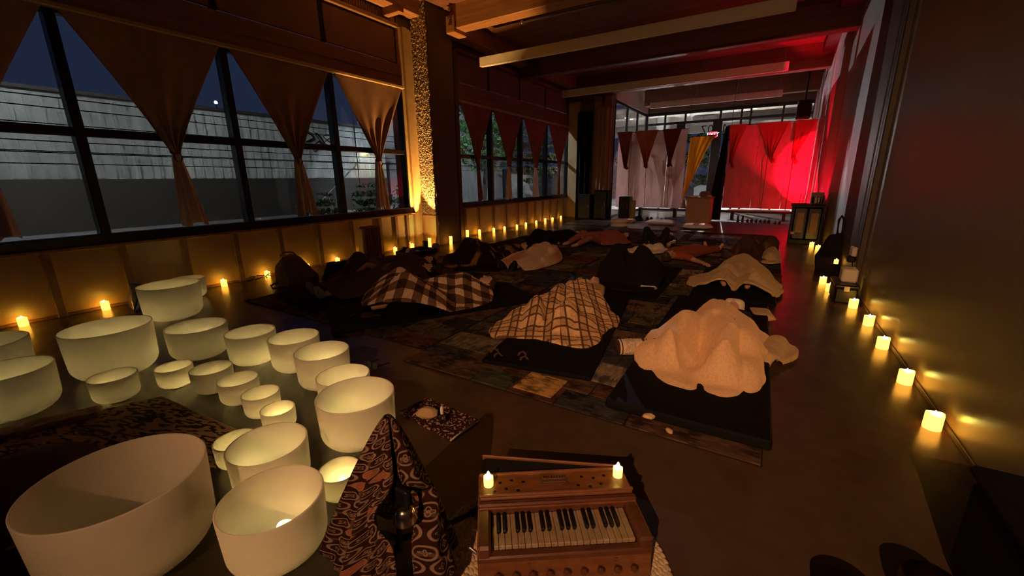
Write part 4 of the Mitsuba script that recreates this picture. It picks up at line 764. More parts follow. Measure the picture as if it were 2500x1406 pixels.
# L, M
mat_(-.3, 6.75, .98, 2.1, .02, 'black floor mat under the cream blanket sleeper at rear right')
kL, cL, FL = lying('person under cream blanket at the rear right', (-.22, 7.72), -PI / 2 - .04, .12, .1, .055, hair='m_hairbrown', sc=.84)
blanket('cream_blanket', 'rumpled cream blanket over the rear right sleeper', [(-.86, 6.25), (-.6, 6.05), (-.4, 6.2), (-.1, 6.12), (.18, 6.08), (.28, 6.5), (.2, 7.1), (-.05, 7.5), (-.3, 7.56), (-.6, 7.3), (-.85, 6.9)], cL, 'm_fleece_cream', 1.3, .06, (5, 2), 71, .6, hem=.05)
kM, cM, FM = lying('person under dark blanket, farthest at the right rug edge', (-.1, 10.5), -PI / 2, .3, .1, .03)
blanket('dark_blanket', 'dark brown blanket over the farthest right sleeper', [(-.62, 8.7), (-.2, 8.5), (.15, 8.7), (.22, 9.4), (.12, 10.2), (-.1, 10.35), (-.4, 10.3), (-.62, 9.6)], cM, 'm_brownpat', .3, .05, (4, 2), 77)
blanket('tan_throw', 'tan throw hanging at the right side of the farthest right sleeper', [(.02, 8.5), (.22, 8.6), (.27, 9.2), (.2, 9.7), (.05, 9.5), (.0, 9.0)], [(np.array([.12, 8.8, .1]), .07, np.array([.12, 9.4, .16]), .08)], 'm_fleece_cream', .3, .04, (6, 3), 79)

# ---------------------------------------------------------------- harmonium and things near the camera
AH = math.radians(35.0); PH = (-.757, .959)
def HX(m): return xf(m, AH, (PH[0], PH[1], .012))
M('m_harm', proc(lambda p, n, uv: mix([.085, .028, .012], [.18, .068, .026], fbm(p.x * 9 + p.y * 12.9, p.y * 34 - p.x * 24, p.z * 40, 3))), .35, .5)
M('m_harmdark', proc(lambda p, n, uv: mix([.05, .016, .009], [.10, .036, .018], fbm(p.x * 9 + p.y * 12.9, p.y * 34 - p.x * 24, p.z * 40, 3))), .35, .5)
M('m_ivory', proc(lambda p, n, uv: mix([.19, .135, .08], [.28, .215, .14], fbm(p.x * 30, p.y * 30, 0, 3))), .35, .5)
hm = thing('harmonium', 'wooden harmonium with keyboard standing on the round woven mat', 'harmonium')
W = .66
part(hm, 'case', HX(cat([box(0, W, 0, .018, 0, .17), box(0, .018, 0, .37, 0, .235), box(W - .018, W, 0, .37, 0, .235), box(0, W, .35, .37, 0, .26), box(.0, W, .0, .36, .0, .03), box(0, .045, .0, .2, .15, .235, .006), box(W - .045, W, 0, .2, .15, .235, .006)])), 'm_harm')
part(hm, 'key_slip', HX(box(.0, W, -.006, .03, .165, .195, .006)), 'm_harmdark'); part(hm, 'key_bed', HX(box(.02, W - .02, .02, .2, .13, .178, .004)), 'm_harmdark')
part(hm, 'cheek_block', HX(box(.0, .052, -.004, .195, .18, .238, .01)), 'm_harmdark'); part(hm, 'cheek_block', HX(box(W - .052, W, -.004, .195, .18, .238, .01)), 'm_harmdark')
part(hm, 'fall_rail', HX(box(.0, W, .185, .215, .2, .252, .006)), 'm_harmdark'); part(hm, 'rail_lip', HX(box(.005, W - .005, .18, .19, .232, .241, .002)), 'm_harm')
part(hm, 'top_panel', HX(box(.008, W - .008, .212, .352, .248, .262, .004)), 'm_harm')
for v in (.216, .342): part(hm, 'moulding', HX(box(.004, W - .004, v, v + .016, .258, .272, .004)), 'm_harm')
NW = 22; x0, kw = .056, (W - .112) / NW
for i in range(NW): part(hm, 'white_key', HX(box(x0 + i * kw + .0008, x0 + (i + 1) * kw - .0008, .032, .185, .186, .206, .002)), 'm_ivory')
for i in range(NW - 1):
    if i % 7 in (0, 1, 3, 4, 5): part(hm, 'black_key', HX(box(x0 + (i + 1) * kw - .0068, x0 + (i + 1) * kw + .0068, .088, .183, .2, .219, .003)), 'm_black')
gr = part(hm, 'reed_grille', HX(box(.27, .385, .268, .312, .262, .268, .002)), 'm_harmdark')
part(gr, 'bar', HX(box(.278, .378, .276, .284, .268, .273, .001)), 'm_brass'); part(gr, 'bar', HX(box(.278, .378, .296, .303, .268, .273, .001)), 'm_brass')
for i in range(9): part(gr, 'tooth', HX(box(.28 + i * .0115, .285 + i * .0115, .306, .316, .262, .272, .001)), 'm_brass')
for i in range(6):
    for j in range(2): part(hm, 'sound_hole', HX(lathe([(0, .0012), (.006, .001), (.0075, 0), (0, -.002)], 12, ((.07 if i < 3 else .43) + (i % 3) * .05 + j * .025, .25 + j * .05 + .012 * (i % 2), .262))), 'm_black', 40)
for i in range(9):
    m = lathe([(0, -.028), (.011, -.027), (.0145, -.02), (.012, -.012), (.006, -.008), (.006, .004), (0, .004)], 16); part(hm, 'stop_knob', HX(xf(m, 0, (.075 + i * .064, .0, .118), -PI / 2)), 'm_harmdark', 40)
for x in (.19, .52): part(hm, 'brass_pin', HX(xf(lathe([(0, -.006), (.006, -.005), (.007, 0), (0, .001)], 12), 0, (x, 0, .152), -PI / 2)), 'm_brass', 40)
part(hm, 'handle', HX(tube([(-.004, .06, .15), (-.03, .07, .165), (-.032, .16, .165), (-.004, .17, .15)], .007, 8)), 'm_steel')
bl = part(hm, 'bellows', HX(hull([(.03, .372, .02), (W - .03, .372, .02), (.03, .372, .245), (W - .03, .372, .245), (.03, .485, .02), (.03, .485, .25), (W - .03, .378, .02), (W - .03, .378, .25)])), 'm_blackcloth')
bbx = xf(box(0, W - .03, 0, .012, .0, .262, .004), -.19, (.015, .49, 0)); part(hm, 'bellows_board', HX(bbx), 'm_harm')
for i in range(4): part(hm, 'bellows_fold', HX(hull([(.02 - .004, .385 + i * .026, .03), (.02 - .004, .385 + i * .026, .245), (.012, .398 + i * .026, .03), (.012, .398 + i * .026, .245), (.03, .411 + i * .026, .03), (.03, .411 + i * .026, .245), (.04, .39 + i * .026, .1), (.04, .39 + i * .026, .2)])), 'm_blackcloth')
def hp(u, v, z): c, s_ = math.cos(AH), math.sin(AH); return (PH[0] + u * c - v * s_, PH[1] + u * s_ + v * c, z + .012)
tl = [hp(.045, .29, .263), hp(.615, .305, .263)]
for i, p in enumerate(tl): candle(p, 'small glowing tealight on the ' + ('left' if i == 0 else 'right') + ' end of the harmonium top', .021, .042, 'tealights on the harmonium', .6, 2.4, 1.0, (1, .72, .12))
rw = thing('round_mat', 'round cream woven mat under the harmonium', 'mat')
cmx, cmy = -.60, 1.22; part(rw, 'base', lathe([(0, 0), (.49, 0), (.5, .004), (.49, .008), (0, .008)], 96, (cmx, cmy, .001)), 'm_matweave' if False else 'm_offwhite_cloth', 40)
BR = mikit.ply(ball((0, 0, 0), 1, 1), M('m_jute', proc(lambda p, n, uv: mix([.30, .22, .13], [.58, .46, .3], fbm(p.x * 90, p.y * 90, 0, 2))), .9, .1), True)
kn = []; 
for r in np.arange(.03, .495, .0165):
    n = max(6, int(2 * PI * r / .03))
    for j in range(n):
        a = 2 * PI * (j + .5 * (int(r / .0165) % 2)) / n; b = ball((0, 0, 0), 1, 1, (.017, .0085, .006)); kn.append(xf(b, a + PI / 2 + .35, (cmx + r * math.cos(a), cmy + r * math.sin(a), .0085)))
part(rw, 'braid', cat(kn), 'm_jute', True, kind='stuff')

# draped stand
def f_batik(p, n, uv):
    u, v = uv.x / .062, uv.y / .07; row = dr.floor(v); u2 = u + .5 * (row - 2 * dr.floor(row / 2)); fu, fv = u2 - dr.floor(u2) - .5, v - row - .5
    wob = .12 * (noise(uv.x * 22, uv.y * 22) - .5); r = dr.sqrt(fu * fu + fv * fv) + wob
    line = smoothstep(.07, .035, dr.abs(r - .40)); a = dr.atan2(fv, fu); flo = smoothstep(.05, .02, dr.abs(r - .13 - .06 * dr.cos(4 * a))) + smoothstep(.045, .02, r)
    vine = smoothstep(.09, .04, dr.abs(frac(v * .5 + .22 * dr.sin(u * 3.1)) - .5)) * .8
    base = mix([.016, .007, .006], [.036, .015, .012], fbm(uv.x * 40, uv.y * 40, 0, 2)); c = mix(base, [.19, .13, .1], dr.clip(line + flo * .9 + vine * .35, 0, 1))
    pick = cell_rand(dr.floor(u2), row, 5)
    return mix(c, mi.Color3f(.26, .09, .055), dr.select(pick > .94, 1., 0.) * smoothstep(.40, .30, dr.maximum(dr.abs(fu), dr.abs(fv))) * .85)
THIN('m_batik', proc(f_batik), .06)
dsx, dsy, dsz = -1.10, .90, .715
stn = thing('music_stand', 'low black tripod stand under the batik cloth', 'stand')
part(stn, 'pole', tube([(dsx, dsy, .1), (dsx, dsy, .68)], .011, 10), 'm_black')
for a, L in ((2.95, .36), (1.35, .42), (-1.2, .3)): part(stn, 'leg', tube([(dsx, dsy, .16), (dsx + L * .6 * math.cos(a), dsy + L * .6 * math.sin(a), .06), (dsx + L * math.cos(a), dsy + L * math.sin(a), .022)], .012, 8), 'm_black')
for a, L in ((2.95, .36), (1.35, .42), (-1.2, .3)): part(stn, 'rubber_foot', tube([(dsx + (L - .05) * math.cos(a), dsy + (L - .05) * math.sin(a), .03), (dsx + (L + .015) * math.cos(a), dsy + (L + .015) * math.sin(a), .02)], .019, 10), 'm_black')
NA, NT = 140, 60; th = np.linspace(0, 1, NA)[None, :]; t = np.linspace(0, 1, NT)[:, None]
camdir = math.atan2(-dsy, -dsx)                      # the slit opens toward the front
ang = camdir + .22 + (.16 + .02) * 0 + (th - .5) * (2 * PI - .18) + PI
gap = smooth = None
r = .012 + .25 * t ** .8 * (.78 + .22 * np.cos(2 * (ang - .3))) + .03 * t * np.sin(ang * 7 + 1.5 * t) + .014 * t * np.sin(ang * 15 + 4 * t)
hol = np.exp(-(((th - .0) / .09) ** 2)) + np.exp(-(((th - 1.) / .09) ** 2)); bulge = np.exp(-((t - .52) / .13) ** 2)
ang = ang + (.55 * bulge + .10) * (np.exp(-(((th - .0) / .12) ** 2)) - np.exp(-(((th - 1.) / .12) ** 2))) * np.clip((t - .3) * 6, 0, 1)
lean = np.array([.03, -.02]); P = st(dsx + r * np.cos(ang) - .015 * t, dsy + r * np.sin(ang) - .03 * t, dsz - .60 * t - .012 * np.abs(np.sin(ang * 4)) * t)
uvd = st(th * 1.25 * (t * .75 + .25), t * .75).reshape(-1, 2)
bk = thing('batik_cloth', 'brown batik cloth with pale vine pattern draped to a point over a low stand', 'cloth')
part(bk, 'drape', shell(P, .004), 'm_batik', True, uv=np.vstack([uvd] * 2))
ch = thing('hand_bell', 'polished metal bell hanging in the slit of the batik cloth', 'bell')
fx, fy = math.cos(camdir + .2), math.sin(camdir + .2)
part(ch, 'body', xf(lathe([(0, .06), (.02, .058), (.034, .045), (.04, .02), (.044, 0), (.041, .0), (.036, .02), (.03, .04), (0, .05)], 40), 0, (dsx + fx * .13, dsy + fy * .13, .365)), 'm_chrome', 40)
part(ch, 'strap', box(dsx + fx * .12 - .03, dsx + fx * .12 + .03, dsy + fy * .12 - .012, dsy + fy * .12 + .012, .42, .49, .008), 'm_black'); part(ch, 'hanger', tube([(dsx, dsy, .48), (dsx + fx * .125, dsy + fy * .125, .48)], .009, 8), 'm_black')
# small patterned mat, crystal and bottle
def f_speck(p, n, uv):
    a = smoothstep(.62, .74, noise(p.x * 95, p.y * 95, 1)); return mix([.035, .012, .014], [.36, .24, .2], a)
M('m_speck', proc(f_speck), .9, .1)
sm = thing('patterned_cloth', 'small dark speckled cloth mat lying flat on the bare floor', 'cloth')
ps = np.array([(-1.994, 1.734), (-1.489, 1.671), (-1.468, 1.941), (-1.964, 1.986)])
part(sm, 'cloth', hull([(*p, z) for p in ps for z in (.001, .008)]), 'm_speck'); part(sm, 'hem', tube([(*ps[1], .008), (*ps[2], .008)], .006, 6), 'm_offwhite_cloth'); part(sm, 'hem', tube([(*ps[0], .008), (*ps[3], .008)], .005, 6), 'm_speck')
rg = np.random.default_rng(4); q = rg.normal(size=(40, 3)); q /= np.linalg.norm(q, axis=1, keepdims=True); q = q * np.array([.085, .06, .032])
M('m_rock', proc(f_plaster((.50, .36, .18), .2, 14)), .5, .4); solo('crystal_rock', xf(hull(q), .3, (-1.80, 1.80, .036)), 'm_rock', 'rough amber crystal rock on the speckled cloth mat', 'rock')
bt = thing('small_bottle', 'small clear bottle with white cap on the speckled cloth mat', 'bottle')
part(bt, 'body', lathe([(0, 0), (.017, .001), (.019, .006), (.019, .055), (.012, .068), (.009, .075), (.009, .085), (0, .085)], 28, (-1.645, 1.78, .009)), 'm_bottle_glass', 40); part(bt, 'cap', lathe([(0, .078), (.0105, .078), (.0105, .115), (.006, .13), (0, .131)], 24, (-1.645, 1.78, .009)), 'm_white', 40)
# woven mat with its folded checked cloth among the bowls
def f_weave(p, n, uv):
    a = (p.x * .97 + p.y * .25); b = (p.y * .97 - p.x * .25); return mix([.46, .32, .2], [.03, .015, .011], smoothstep(.54, .62, noise(a * 26, b * 85, 4)) * .95)
M('m_woven', proc(f_weave), .9, .1)
wm = thing('woven_mat', 'cream woven mat flecked dark brown, lying between the bowls', 'mat')
pw = [(-3.70, .98), (-2.62, 1.06), (-2.45, .78), (-2.75, -.2), (-4.2, -.1)]
part(wm, 'body', hull([(x, y, z) for x, y in pw for z in (.001, .011)]), 'm_woven'); part(wm, 'edge', tube([(-3.70, .98, .01), (-2.62, 1.06, .01)], .007, 6), 'm_jute')
ck = solo('folded_cloth', xf(box(-.24, .24, -.07, .07, 0, .035, .015), 1.2, (-3.88, .45, .012)), M('m_check', proc(lambda p, n, uv: mix([.34, .23, .15], [.2, .11, .07], smoothstep(.3, .7, noise(p.x * 22, p.y * 22)))), .9, .1), 'narrow folded checked cloth on the left of the woven mat', 'cloth')
pf = solo('floor_cushion', lathe([(0, 0), (.3, .0), (.36, .04), (.37, .1), (.34, .15), (.2, .175), (0, .18)], 48, (-2.98, .13, .012)), 'm_cloth_brown', 'dark brown round floor cushion behind the huge bowl', 'cushion', True)

# ---------------------------------------------------------------- along the left wall
def bagmesh(pts, L=.02, it=10, dis=.02, seed=1):
    m = to_tm(Manifold.hull_points(np.asarray(pts, float)), L, it); m.vertices += m.vertex_normals * (dis * (nz(m.vertices, 9, seed) - .5))[:, None]; m.vertices[:, 2] = np.maximum(m.vertices[:, 2], .003); return m
M('m_bag', proc(lambda p, n, uv: mix([.10, .065, .045], [.30, .2, .13], fbm(p.x * 40, p.y * 40, p.z * 40, 3))), .85, .2)
bg = thing('tote_bag', 'brown grey tote bag slumped upright before the left wall', 'bag')
part(bg, 'body', bagmesh([(-6.3, 3.3, 0), (-5.98, 3.38, 0), (-6.32, 3.86, 0), (-6.0, 3.86, 0), (-6.34, 3.36, .3), (-6.12, 3.38, .46), (-6.32, 3.62, .47), (-6.12, 3.66, .43), (-6.0, 3.84, .12)], .03, 3, .03), 'm_bag', True)
part(bg, 'strap', tube([(-6.2, 3.3, .08), (-6.18, 3.18, .06), (-6.1, 3.15, .03), (-6.12, 3.28, .02)], .014, 8), 'm_bag'); part(bg, 'strap', tube([(-6.3, 3.45, .45), (-6.28, 3.5, .5), (-6.2, 3.58, .5), (-6.16, 3.62, .45)], .012, 8), 'm_bag')
solo('bag_heap', bagmesh([(-6.1, 3.95, 0), (-5.7, 3.9, 0), (-5.55, 4.3, 0), (-6.1, 4.65, 0), (-5.7, 4.6, 0), (-6.05, 4.05, .26), (-5.8, 4.05, .28), (-5.95, 4.45, .25), (-5.7, 4.4, .2)], dis=.05), 'm_blackcloth', 'black soft duffel bag on the floor beside the brown tote', 'bag', True)
bb = thing('blue_bag', 'dark blue glossy bag behind the large back bowls', 'bag'); M('m_blue', [.02, .03, .22], .2, .8)
part(bb, 'body', bagmesh([(-7.0, 1.75, 0), (-6.6, 1.7, 0), (-6.95, 2.15, 0), (-6.6, 2.1, 0), (-6.9, 1.8, .32), (-6.65, 1.85, .3), (-6.8, 2.1, .2)]), 'm_blue', True)
cd = np.linspace(0, 1, 60)[:, None]; solo('loose_cord', tube(np.hstack([-6.98 + .06 * np.sin(cd * 19), 3.25 + .38 * cd + .04 * np.sin(cd * 31), .012 + .06 * np.abs(np.sin(cd * 9))]), .006, 6), 'm_black', 'thin dark cord coiled on the floor beside the candle left of the tote', 'cord')
rd = thing('radiator', 'beige slab heater standing on small feet before the left wall', 'heater')
rx, ry = -6.62, 5.45
for i in range(7): part(rd, 'fin', box(rx - .075, rx + .075, ry - .2 + i * .058, ry - .155 + i * .058, .09, .68, .015), M('m_heater', proc(f_plaster((.42, .25, .15), .1, 8)), .5) if i == 0 else 'm_heater')
part(rd, 'control_box', box(rx - .08, rx + .08, ry - .26, ry - .2, .12, .66, .012), 'm_offwhite_cloth')
part(rd, 'top_bar', box(rx - .04, rx + .04, ry - .22, ry + .22, .67, .7, .01), 'm_header')
for y in (ry - .2, ry + .18): part(rd, 'foot', box(rx - .12, rx + .12, y - .02, y + .02, .02, .1, .008), 'm_black'); [part(rd, 'wheel', xf(lathe([(0, -.012), (.022, -.01), (.022, .01), (0, .012)], 16), 0, (rx + s_ * .1, y, .022), PI / 2), 'm_black', 40) for s_ in (-1, 1)]
ty = thing('low_crate', 'low dark open crate holding folded things near the pier', 'crate')
part(ty, 'box', cat([box(-6.55, -6.1, 5.98, 6.72, .0, .02), box(-6.55, -6.1, 5.98, 6.0, 0, .12), box(-6.55, -6.1, 6.7, 6.72, 0, .12), box(-6.55, -6.53, 5.98, 6.72, 0, .12), box(-6.12, -6.1, 5.98, 6.72, 0, .12)]), 'm_black')
for i in range(6): solo('folded_garment', bagmesh([(-6.5 + .1 * (i % 3), 6.05 + .2 * (i // 3), .03), (-6.36 + .1 * (i % 3), 6.07 + .2 * (i // 3), .03), (-6.5 + .1 * (i % 3), 6.24 + .2 * (i // 3), .03), (-6.36 + .1 * (i % 3), 6.26 + .2 * (i // 3), .03), (-6.46 + .1 * (i % 3), 6.12 + .2 * (i // 3), .2 - .02 * i), (-6.4 + .1 * (i % 3), 6.2 + .2 * (i // 3), .19 - .02 * i)], .015, 6, .03, i), ('m_blackcloth', 'm_offwhite_cloth', 'm_cloth_brown', 'm_blackcloth', 'm_fleece_cream', 'm_cloth_dark')[i], f'{("black", "pale", "brown", "dark grey", "cream", "charcoal")[i]} garment folded in the low crate by the pier', 'clothing')
pot = thing('ceramic_jar', 'small mottled jar holding a wooden stick beside the low crate', 'jar'); part(pot, 'body', lathe([(0, 0), (.06, 0), (.085, .05), (.08, .13), (.06, .17), (.055, .17), (.07, .12), (0, .02)], 32, (-6.3, 6.95, .001)), 'm_bag', 40)
solo('wooden_stick', tube([(-6.3, 6.95, .06), (-6.33, 7.02, .25), (-6.42, 7.24, .62)], [.012, .014, .01], 8), 'm_jamb', 'pale wooden stick leaning out of the mottled jar by the pier', 'stick')

# ---------------------------------------------------------------- far end
def pillow(name, label, x, y, w, l, h, ang, mat):
    u, v = np.meshgrid(np.linspace(-1, 1, 26), np.linspace(-1, 1, 26), indexing='ij'); e = np.clip(1 - u ** 4, 0, 1) ** .6 * np.clip(1 - v ** 4, 0, 1) ** .6
    k = 1 - .10 * (1 - np.abs(u * v)); Zt = .5 * h * e * (1 + .12 * (nz(np.stack([u * 3, v * 3, 0 * u], -1), 1, 3) - .5)); X, Y = u * w / 2 * k, v * l / 2 * k
    A = np.stack([X, Y, Zt], -1).reshape(-1, 3); B = np.stack([X, Y, -Zt], -1).reshape(-1, 3); I = np.arange(676).reshape(26, 26); a, b, c, d = I[:-1, :-1].ravel(), I[1:, :-1].ravel(), I[1:, 1:].ravel(), I[:-1, 1:].ravel()
    F = np.vstack([np.stack([a, b, c], 1), np.stack([a, c, d], 1), np.stack([a, c, b], 1) + 676, np.stack([a, d, c], 1) + 676]); m = trimesh.Trimesh(np.vstack([A, B]), F, process=True); return solo(name, xf(m, ang, (x, y, h / 2 + .004)), mat, label, 'cushion', True)
pillow('pillow', 'pale pillow reddened at one end, on the floor before the entry', -3.1, 14.6, .95, .5, .17, .05, 'm_offwhite_cloth')
pillow('pillow', 'pale sheet like pillow on the floor before the white desk', -1.85, 13.9, .9, .6, .16, .2, 'm_white')
pillow('pillow', 'small cushion on the black mat right of the nearest right sleeper', .06, 5.2, .24, .34, .1, .2, 'm_fleece_cream')
pf = thing('round_pouf', 'white round pouf of two stacked cushions near the far left corner', 'pouf')
for z in (0, .13): part(pf, 'cushion', lathe([(0, 0), (.2, .0), (.26, .04), (.27, .07), (.25, .12), (.15, .14), (0, .145)], 40, (-4.1, 13.3, z + .002)), 'm_white', True)
solo('folded_blanket', pillow.__name__ and box(-4.5, -4.05, 14.6, 15.1, .002, .12, .04), 'm_fleece_cream', 'folded tan blanket on the floor beyond the round pouf', 'blanket')
dk = thing('reception_desk', 'plain pale desk box standing in the entry doorway', 'desk'); M('m_desk', proc(f_plaster((.42, .26, .17), .06, 2)), .6)
part(dk, 'body', box(-2.5, -1.72, 15.6, 16.3, 0, .84, .01), 'm_desk'); part(dk, 'top', box(-2.54, -1.68, 15.56, 16.34, .84, .875, .008), 'm_header')
solo('small_crate', box(-2.1, -1.85, 15.8, 16.0, .876, 1.06, .01), 'm_bag', 'small brown box on the right of the desk top', 'box'); solo('paper_stack', box(-2.45, -2.2, 15.75, 16.0, .876, .905, .003), 'm_white', 'stack of white papers on the left of the desk top', 'papers')
for i, x in enumerate((-1.86, -1.79, -1.74)): solo('small_jar', lathe([(0, 0), (.022, 0), (.025, .02), (.022, .06), (.012, .07), (0, .07)], 16, (x, 15.72, .876)), 'm_brass', f'{ORD[i]} tiny brass jar from the left on the desk front edge', 'jar', 40, 'jars on the desk')
def bench(x0, x1, y, label, h=.42):
    b = thing('bench', label, 'bench'); part(b, 'seat', box(x0, x1, y - .17, y + .17, h - .05, h, .01), 'm_header'); 
    for x in (x0 + .12, x1 - .22): part(b, 'leg', box(x, x + .1, y - .15, y + .15, 0, h - .05, .008), 'm_black')
bench(-4.75, -3.05, 17.65, 'long dark bench under the pale hung sheets'); bench(-1.35, .62, 17.7, 'long dark bench under the red lit sheets', .36)
SH = {}
def shoe(x, y, ang, mat, label, hi=0.):
    if (mat, hi) not in SH:
        up = to_tm(Manifold.batch_hull([S((0, -.1, .04), .036), S((0, .1, .032), .034), S((.012, .06, .04), .036), S((0, -.09, .075 + hi), .03), S((0, -.03, .08 + hi * .8), .028)]), .02, 4); up.vertices[:, 2] = np.maximum(up.vertices[:, 2], .008)
        SH[(mat, hi)] = (mikit.ply(up, mat, True), mikit.ply(hull([(x_, y_, z) for x_, y_ in ((-.035, -.13), (.035, -.13), (.045, .05), (.02, .14), (-.025, .14), (-.042, .05)) for z in (0, .016)]), 'm_cloth_dark'))
    k = thing('shoe', label, 'shoe', 'shoes left at the entry'); m = T().translate([x, y, .002]).rotate([0, 0, 1], ang); u, so = SH[(mat, hi)]
    part(k, 'upper', {**u, 'to_world': m}, None); part(k, 'sole', {**so, 'to_world': m}, None)
for i, x in enumerate((-.92, -.78, -.62, -.5, -.36, -.24, -.1, .02)):
    shoe(x, 16.75 + .05 * (i % 2), 4 * (i % 3), ('m_black', 'm_cloth_dark')[i // 2 % 2], f'{ORD[i]} dark shoe from the left in the row under the red lit sheets', .12 if i < 2 else .0)
for i, x in enumerate((.2, .33)): shoe(x, 16.5, 3, 'm_cloth_brown', ('left', 'right')[i] + ' slip-on shoe standing alone before the bench at red sheets')
for i, x in enumerate((-3.92, -3.78)): shoe(x, 16.2, 5, 'm_black', ('left', 'right')[i] + ' black shoe of the pair before the pale hung sheets')
for i, x in enumerate((-3.35, -3.2)): shoe(x, 15.9, 25, 'm_cloth_brown', ('left', 'right')[i] + ' brown shoe of the pair near the entry doorway')
cb = thing('black_cabinet', 'black open cube cabinet at the right wall before the red glow', 'cabinet')
part(cb, 'carcass', cat([box(.46, .5, 11.75, 12.35, .03, .86), box(1.02, 1.06, 11.75, 12.35, .03, .86), box(.44, 1.07, 11.73, 12.37, .84, .9), box(.46, 1.06, 11.75, 12.35, 0, .1), box(.47, 1.05, 12.32, 12.35, .05, .86)]), 'm_black')
part(cb, 'door', box(.515, .74, 11.745, 11.765, .12, .82, .006), 'm_frame'); part(cb, 'door', box(.78, 1.01, 11.745, 11.765, .12, .82, .006), 'm_frame')
for x in (.56, .83): part(cb, 'door_panel', box(x, x + .14, 11.735, 11.75, .26, .72, .006), 'm_stud')
part(cb, 'label_plate', box(.48, .56, 11.73, 11.742, .22, .28, .003), 'm_desk')
br = thing('bottle_rack', 'small dark box of bottles on the back of the black cabinet', 'rack'); part(br, 'box', cat([box(.80, 1.05, 12.05, 12.3, .902, .92), box(.8, .815, 12.05, 12.3, .9, 1.1), box(1.035, 1.05, 12.05, 12.3, .9, 1.1), box(.8, 1.05, 12.28, 12.3, .9, 1.16)]), 'm_harmdark')
for i in range(4): solo('small_bottle', lathe([(0, 0), (.022, .001), (.024, .01), (.024, .1), (.01, .13), (.01, .16), (0, .162)], 20, (.84 + .055 * i, 12.14 + .05 * (i % 2), .922)), ('m_black', 'm_white', 'm_brass', 'm_bronze')[i], f'{("black", "white", "brass coloured", "bronze")[i]} bottle in the box on the black cabinet', 'bottle', 40)
inc = thing('incense_holder', 'small dark holder of thin incense sticks on the cabinet top', 'incense holder'); part(inc, 'base', box(.54, .72, 11.95, 12.0, .902, .925, .006), 'm_harmdark')
for x in (.57, .63, .68): part(inc, 'stick', tube([(x, 11.975, .92), (x + .015, 11.98, 1.14)], .005, 6), 'm_drape_maroon')
for k_, x, y, z, a in (('stage_lamp', .84, 16.0, .3, 'black round stage lamp on the floor before the red sheets'), ('stage_lamp', .72, 12.62, .76, 'black round stage lamp on a stool behind the black cabinet')):
    l = thing(k_, a, 'lamp'); part(l, 'can', lathe([(0, -.12), (.07, -.12), (.085, -.05), (.085, .03), (.078, .03), (.07, -.02), (0, -.03)], 32, (x, y, z)), 'm_black', 40)
    part(l, 'yoke', tube([(x - .09, y, z), (x - .1, y, z - .2), (x, y, z - .26), (x + .1, y, z - .2), (x + .09, y, z)], .01, 6), 'm_black'); part(l, 'base', box(x - .12, x + .12, y - .1, y + .1, 0 if z < .5 else .001, z - .25, .01), 'm_black')
for i, (x, y, w, h, m_) in enumerate(((-6.35, 15.2, .5, .95, 'm_black'), (-5.75, 15.3, .5, 1.1, 'm_matblack'), (-5.0, 16.0, .4, .85, 'm_black'))):
    c = thing('dark_locker', ('black cabinet in the far left corner by the tall black cloth', 'taller black cabinet beside the far left corner cabinet', 'dark cabinet before the pale sheets at left')[i], 'cabinet')
    part(c, 'body', box(x, x + w, y, y + .45, .02, h, .012), m_); part(c, 'door', box(x + .02, x + w - .02, y - .015, y, .06, h - .04, .006), 'm_frame'); part(c, 'handle', box(x + w - .08, x + w - .06, y - .03, y - .014, h * .5, h * .62, .004), 'm_steel')
fr = solo('foam_roll', lathe([(0, 0), (.09, 0), (.1, .02), (.1, .7), (.09, .72), (0, .72)], 28, (-4.42, 15.9, .002)), M('m_olive', [.30, .27, .09], .8), 'olive yellow rolled mat standing beside the dark cabinet', 'rolled mat', 40)
solo('shoe_pile', bagmesh([(-4.35, 15.4, 0), (-3.95, 15.45, 0), (-4.3, 15.75, 0), (-3.95, 15.75, 0), (-4.2, 15.5, .16), (-4.02, 15.65, .2)], dis=.06), 'm_blackcloth', 'black crumpled bag beside the olive rolled mat', 'bag', True)

# ---------------------------------------------------------------- along the right wall
bp = thing('backpack', 'black backpack with raised handle against the right wall', 'backpack')
part(bp, 'body', bagmesh([(.78, 8.2, .0), (1.08, 8.2, .0), (.8, 8.85, 0), (1.08, 8.85, 0), (.76, 8.35, .3), (.9, 8.4, .62), (1.05, 8.4, .66), (.9, 8.8, .55), (1.05, 8.8, .6), (.74, 8.5, .25)], .03), 'm_blackcloth', True)
part(bp, 'handle', tube([(.98, 8.45, .62), (.97, 8.45, .85), (1.0, 8.46, .92), (1.04, 8.47, .85), (1.05, 8.48, .62)], .018, 8), 'm_black'); part(bp, 'pocket', bagmesh([(.74, 8.14, .05), (1.0, 8.14, .05), (.76, 8.26, .35), (1.0, 8.26, .35), (.76, 8.12, .28), (1.0, 8.12, .28)], .02, 6, .01), 'm_blackcloth', True); part(bp, 'strap', tube([(.8, 8.2, .45), (.74, 8.1, .25), (.78, 8.13, .03)], .016, 8), 'm_black')
hp_ = thing('dark_case', 'low black equipment case in front of the dark wall column', 'case')
part(hp_, 'body', box(.82, 1.05, 6.34, 6.84, .0, .2, .02), 'm_black'); part(hp_, 'lid', box(.81, 1.055, 6.33, 6.85, .2, .24, .012), 'm_frame'); part(hp_, 'latch', box(.9, .96, 6.322, 6.335, .16, .23, .004), 'm_steel')
wb = thing('white_box', 'pale plastic box on the black case under the outlet', 'box'); part(wb, 'body', box(.88, 1.04, 6.5, 6.72, .242, .41, .015), 'm_offwhite_cloth'); part(wb, 'indicator', ball((1.0, 6.6, .412), .008, 1), 'm_white')
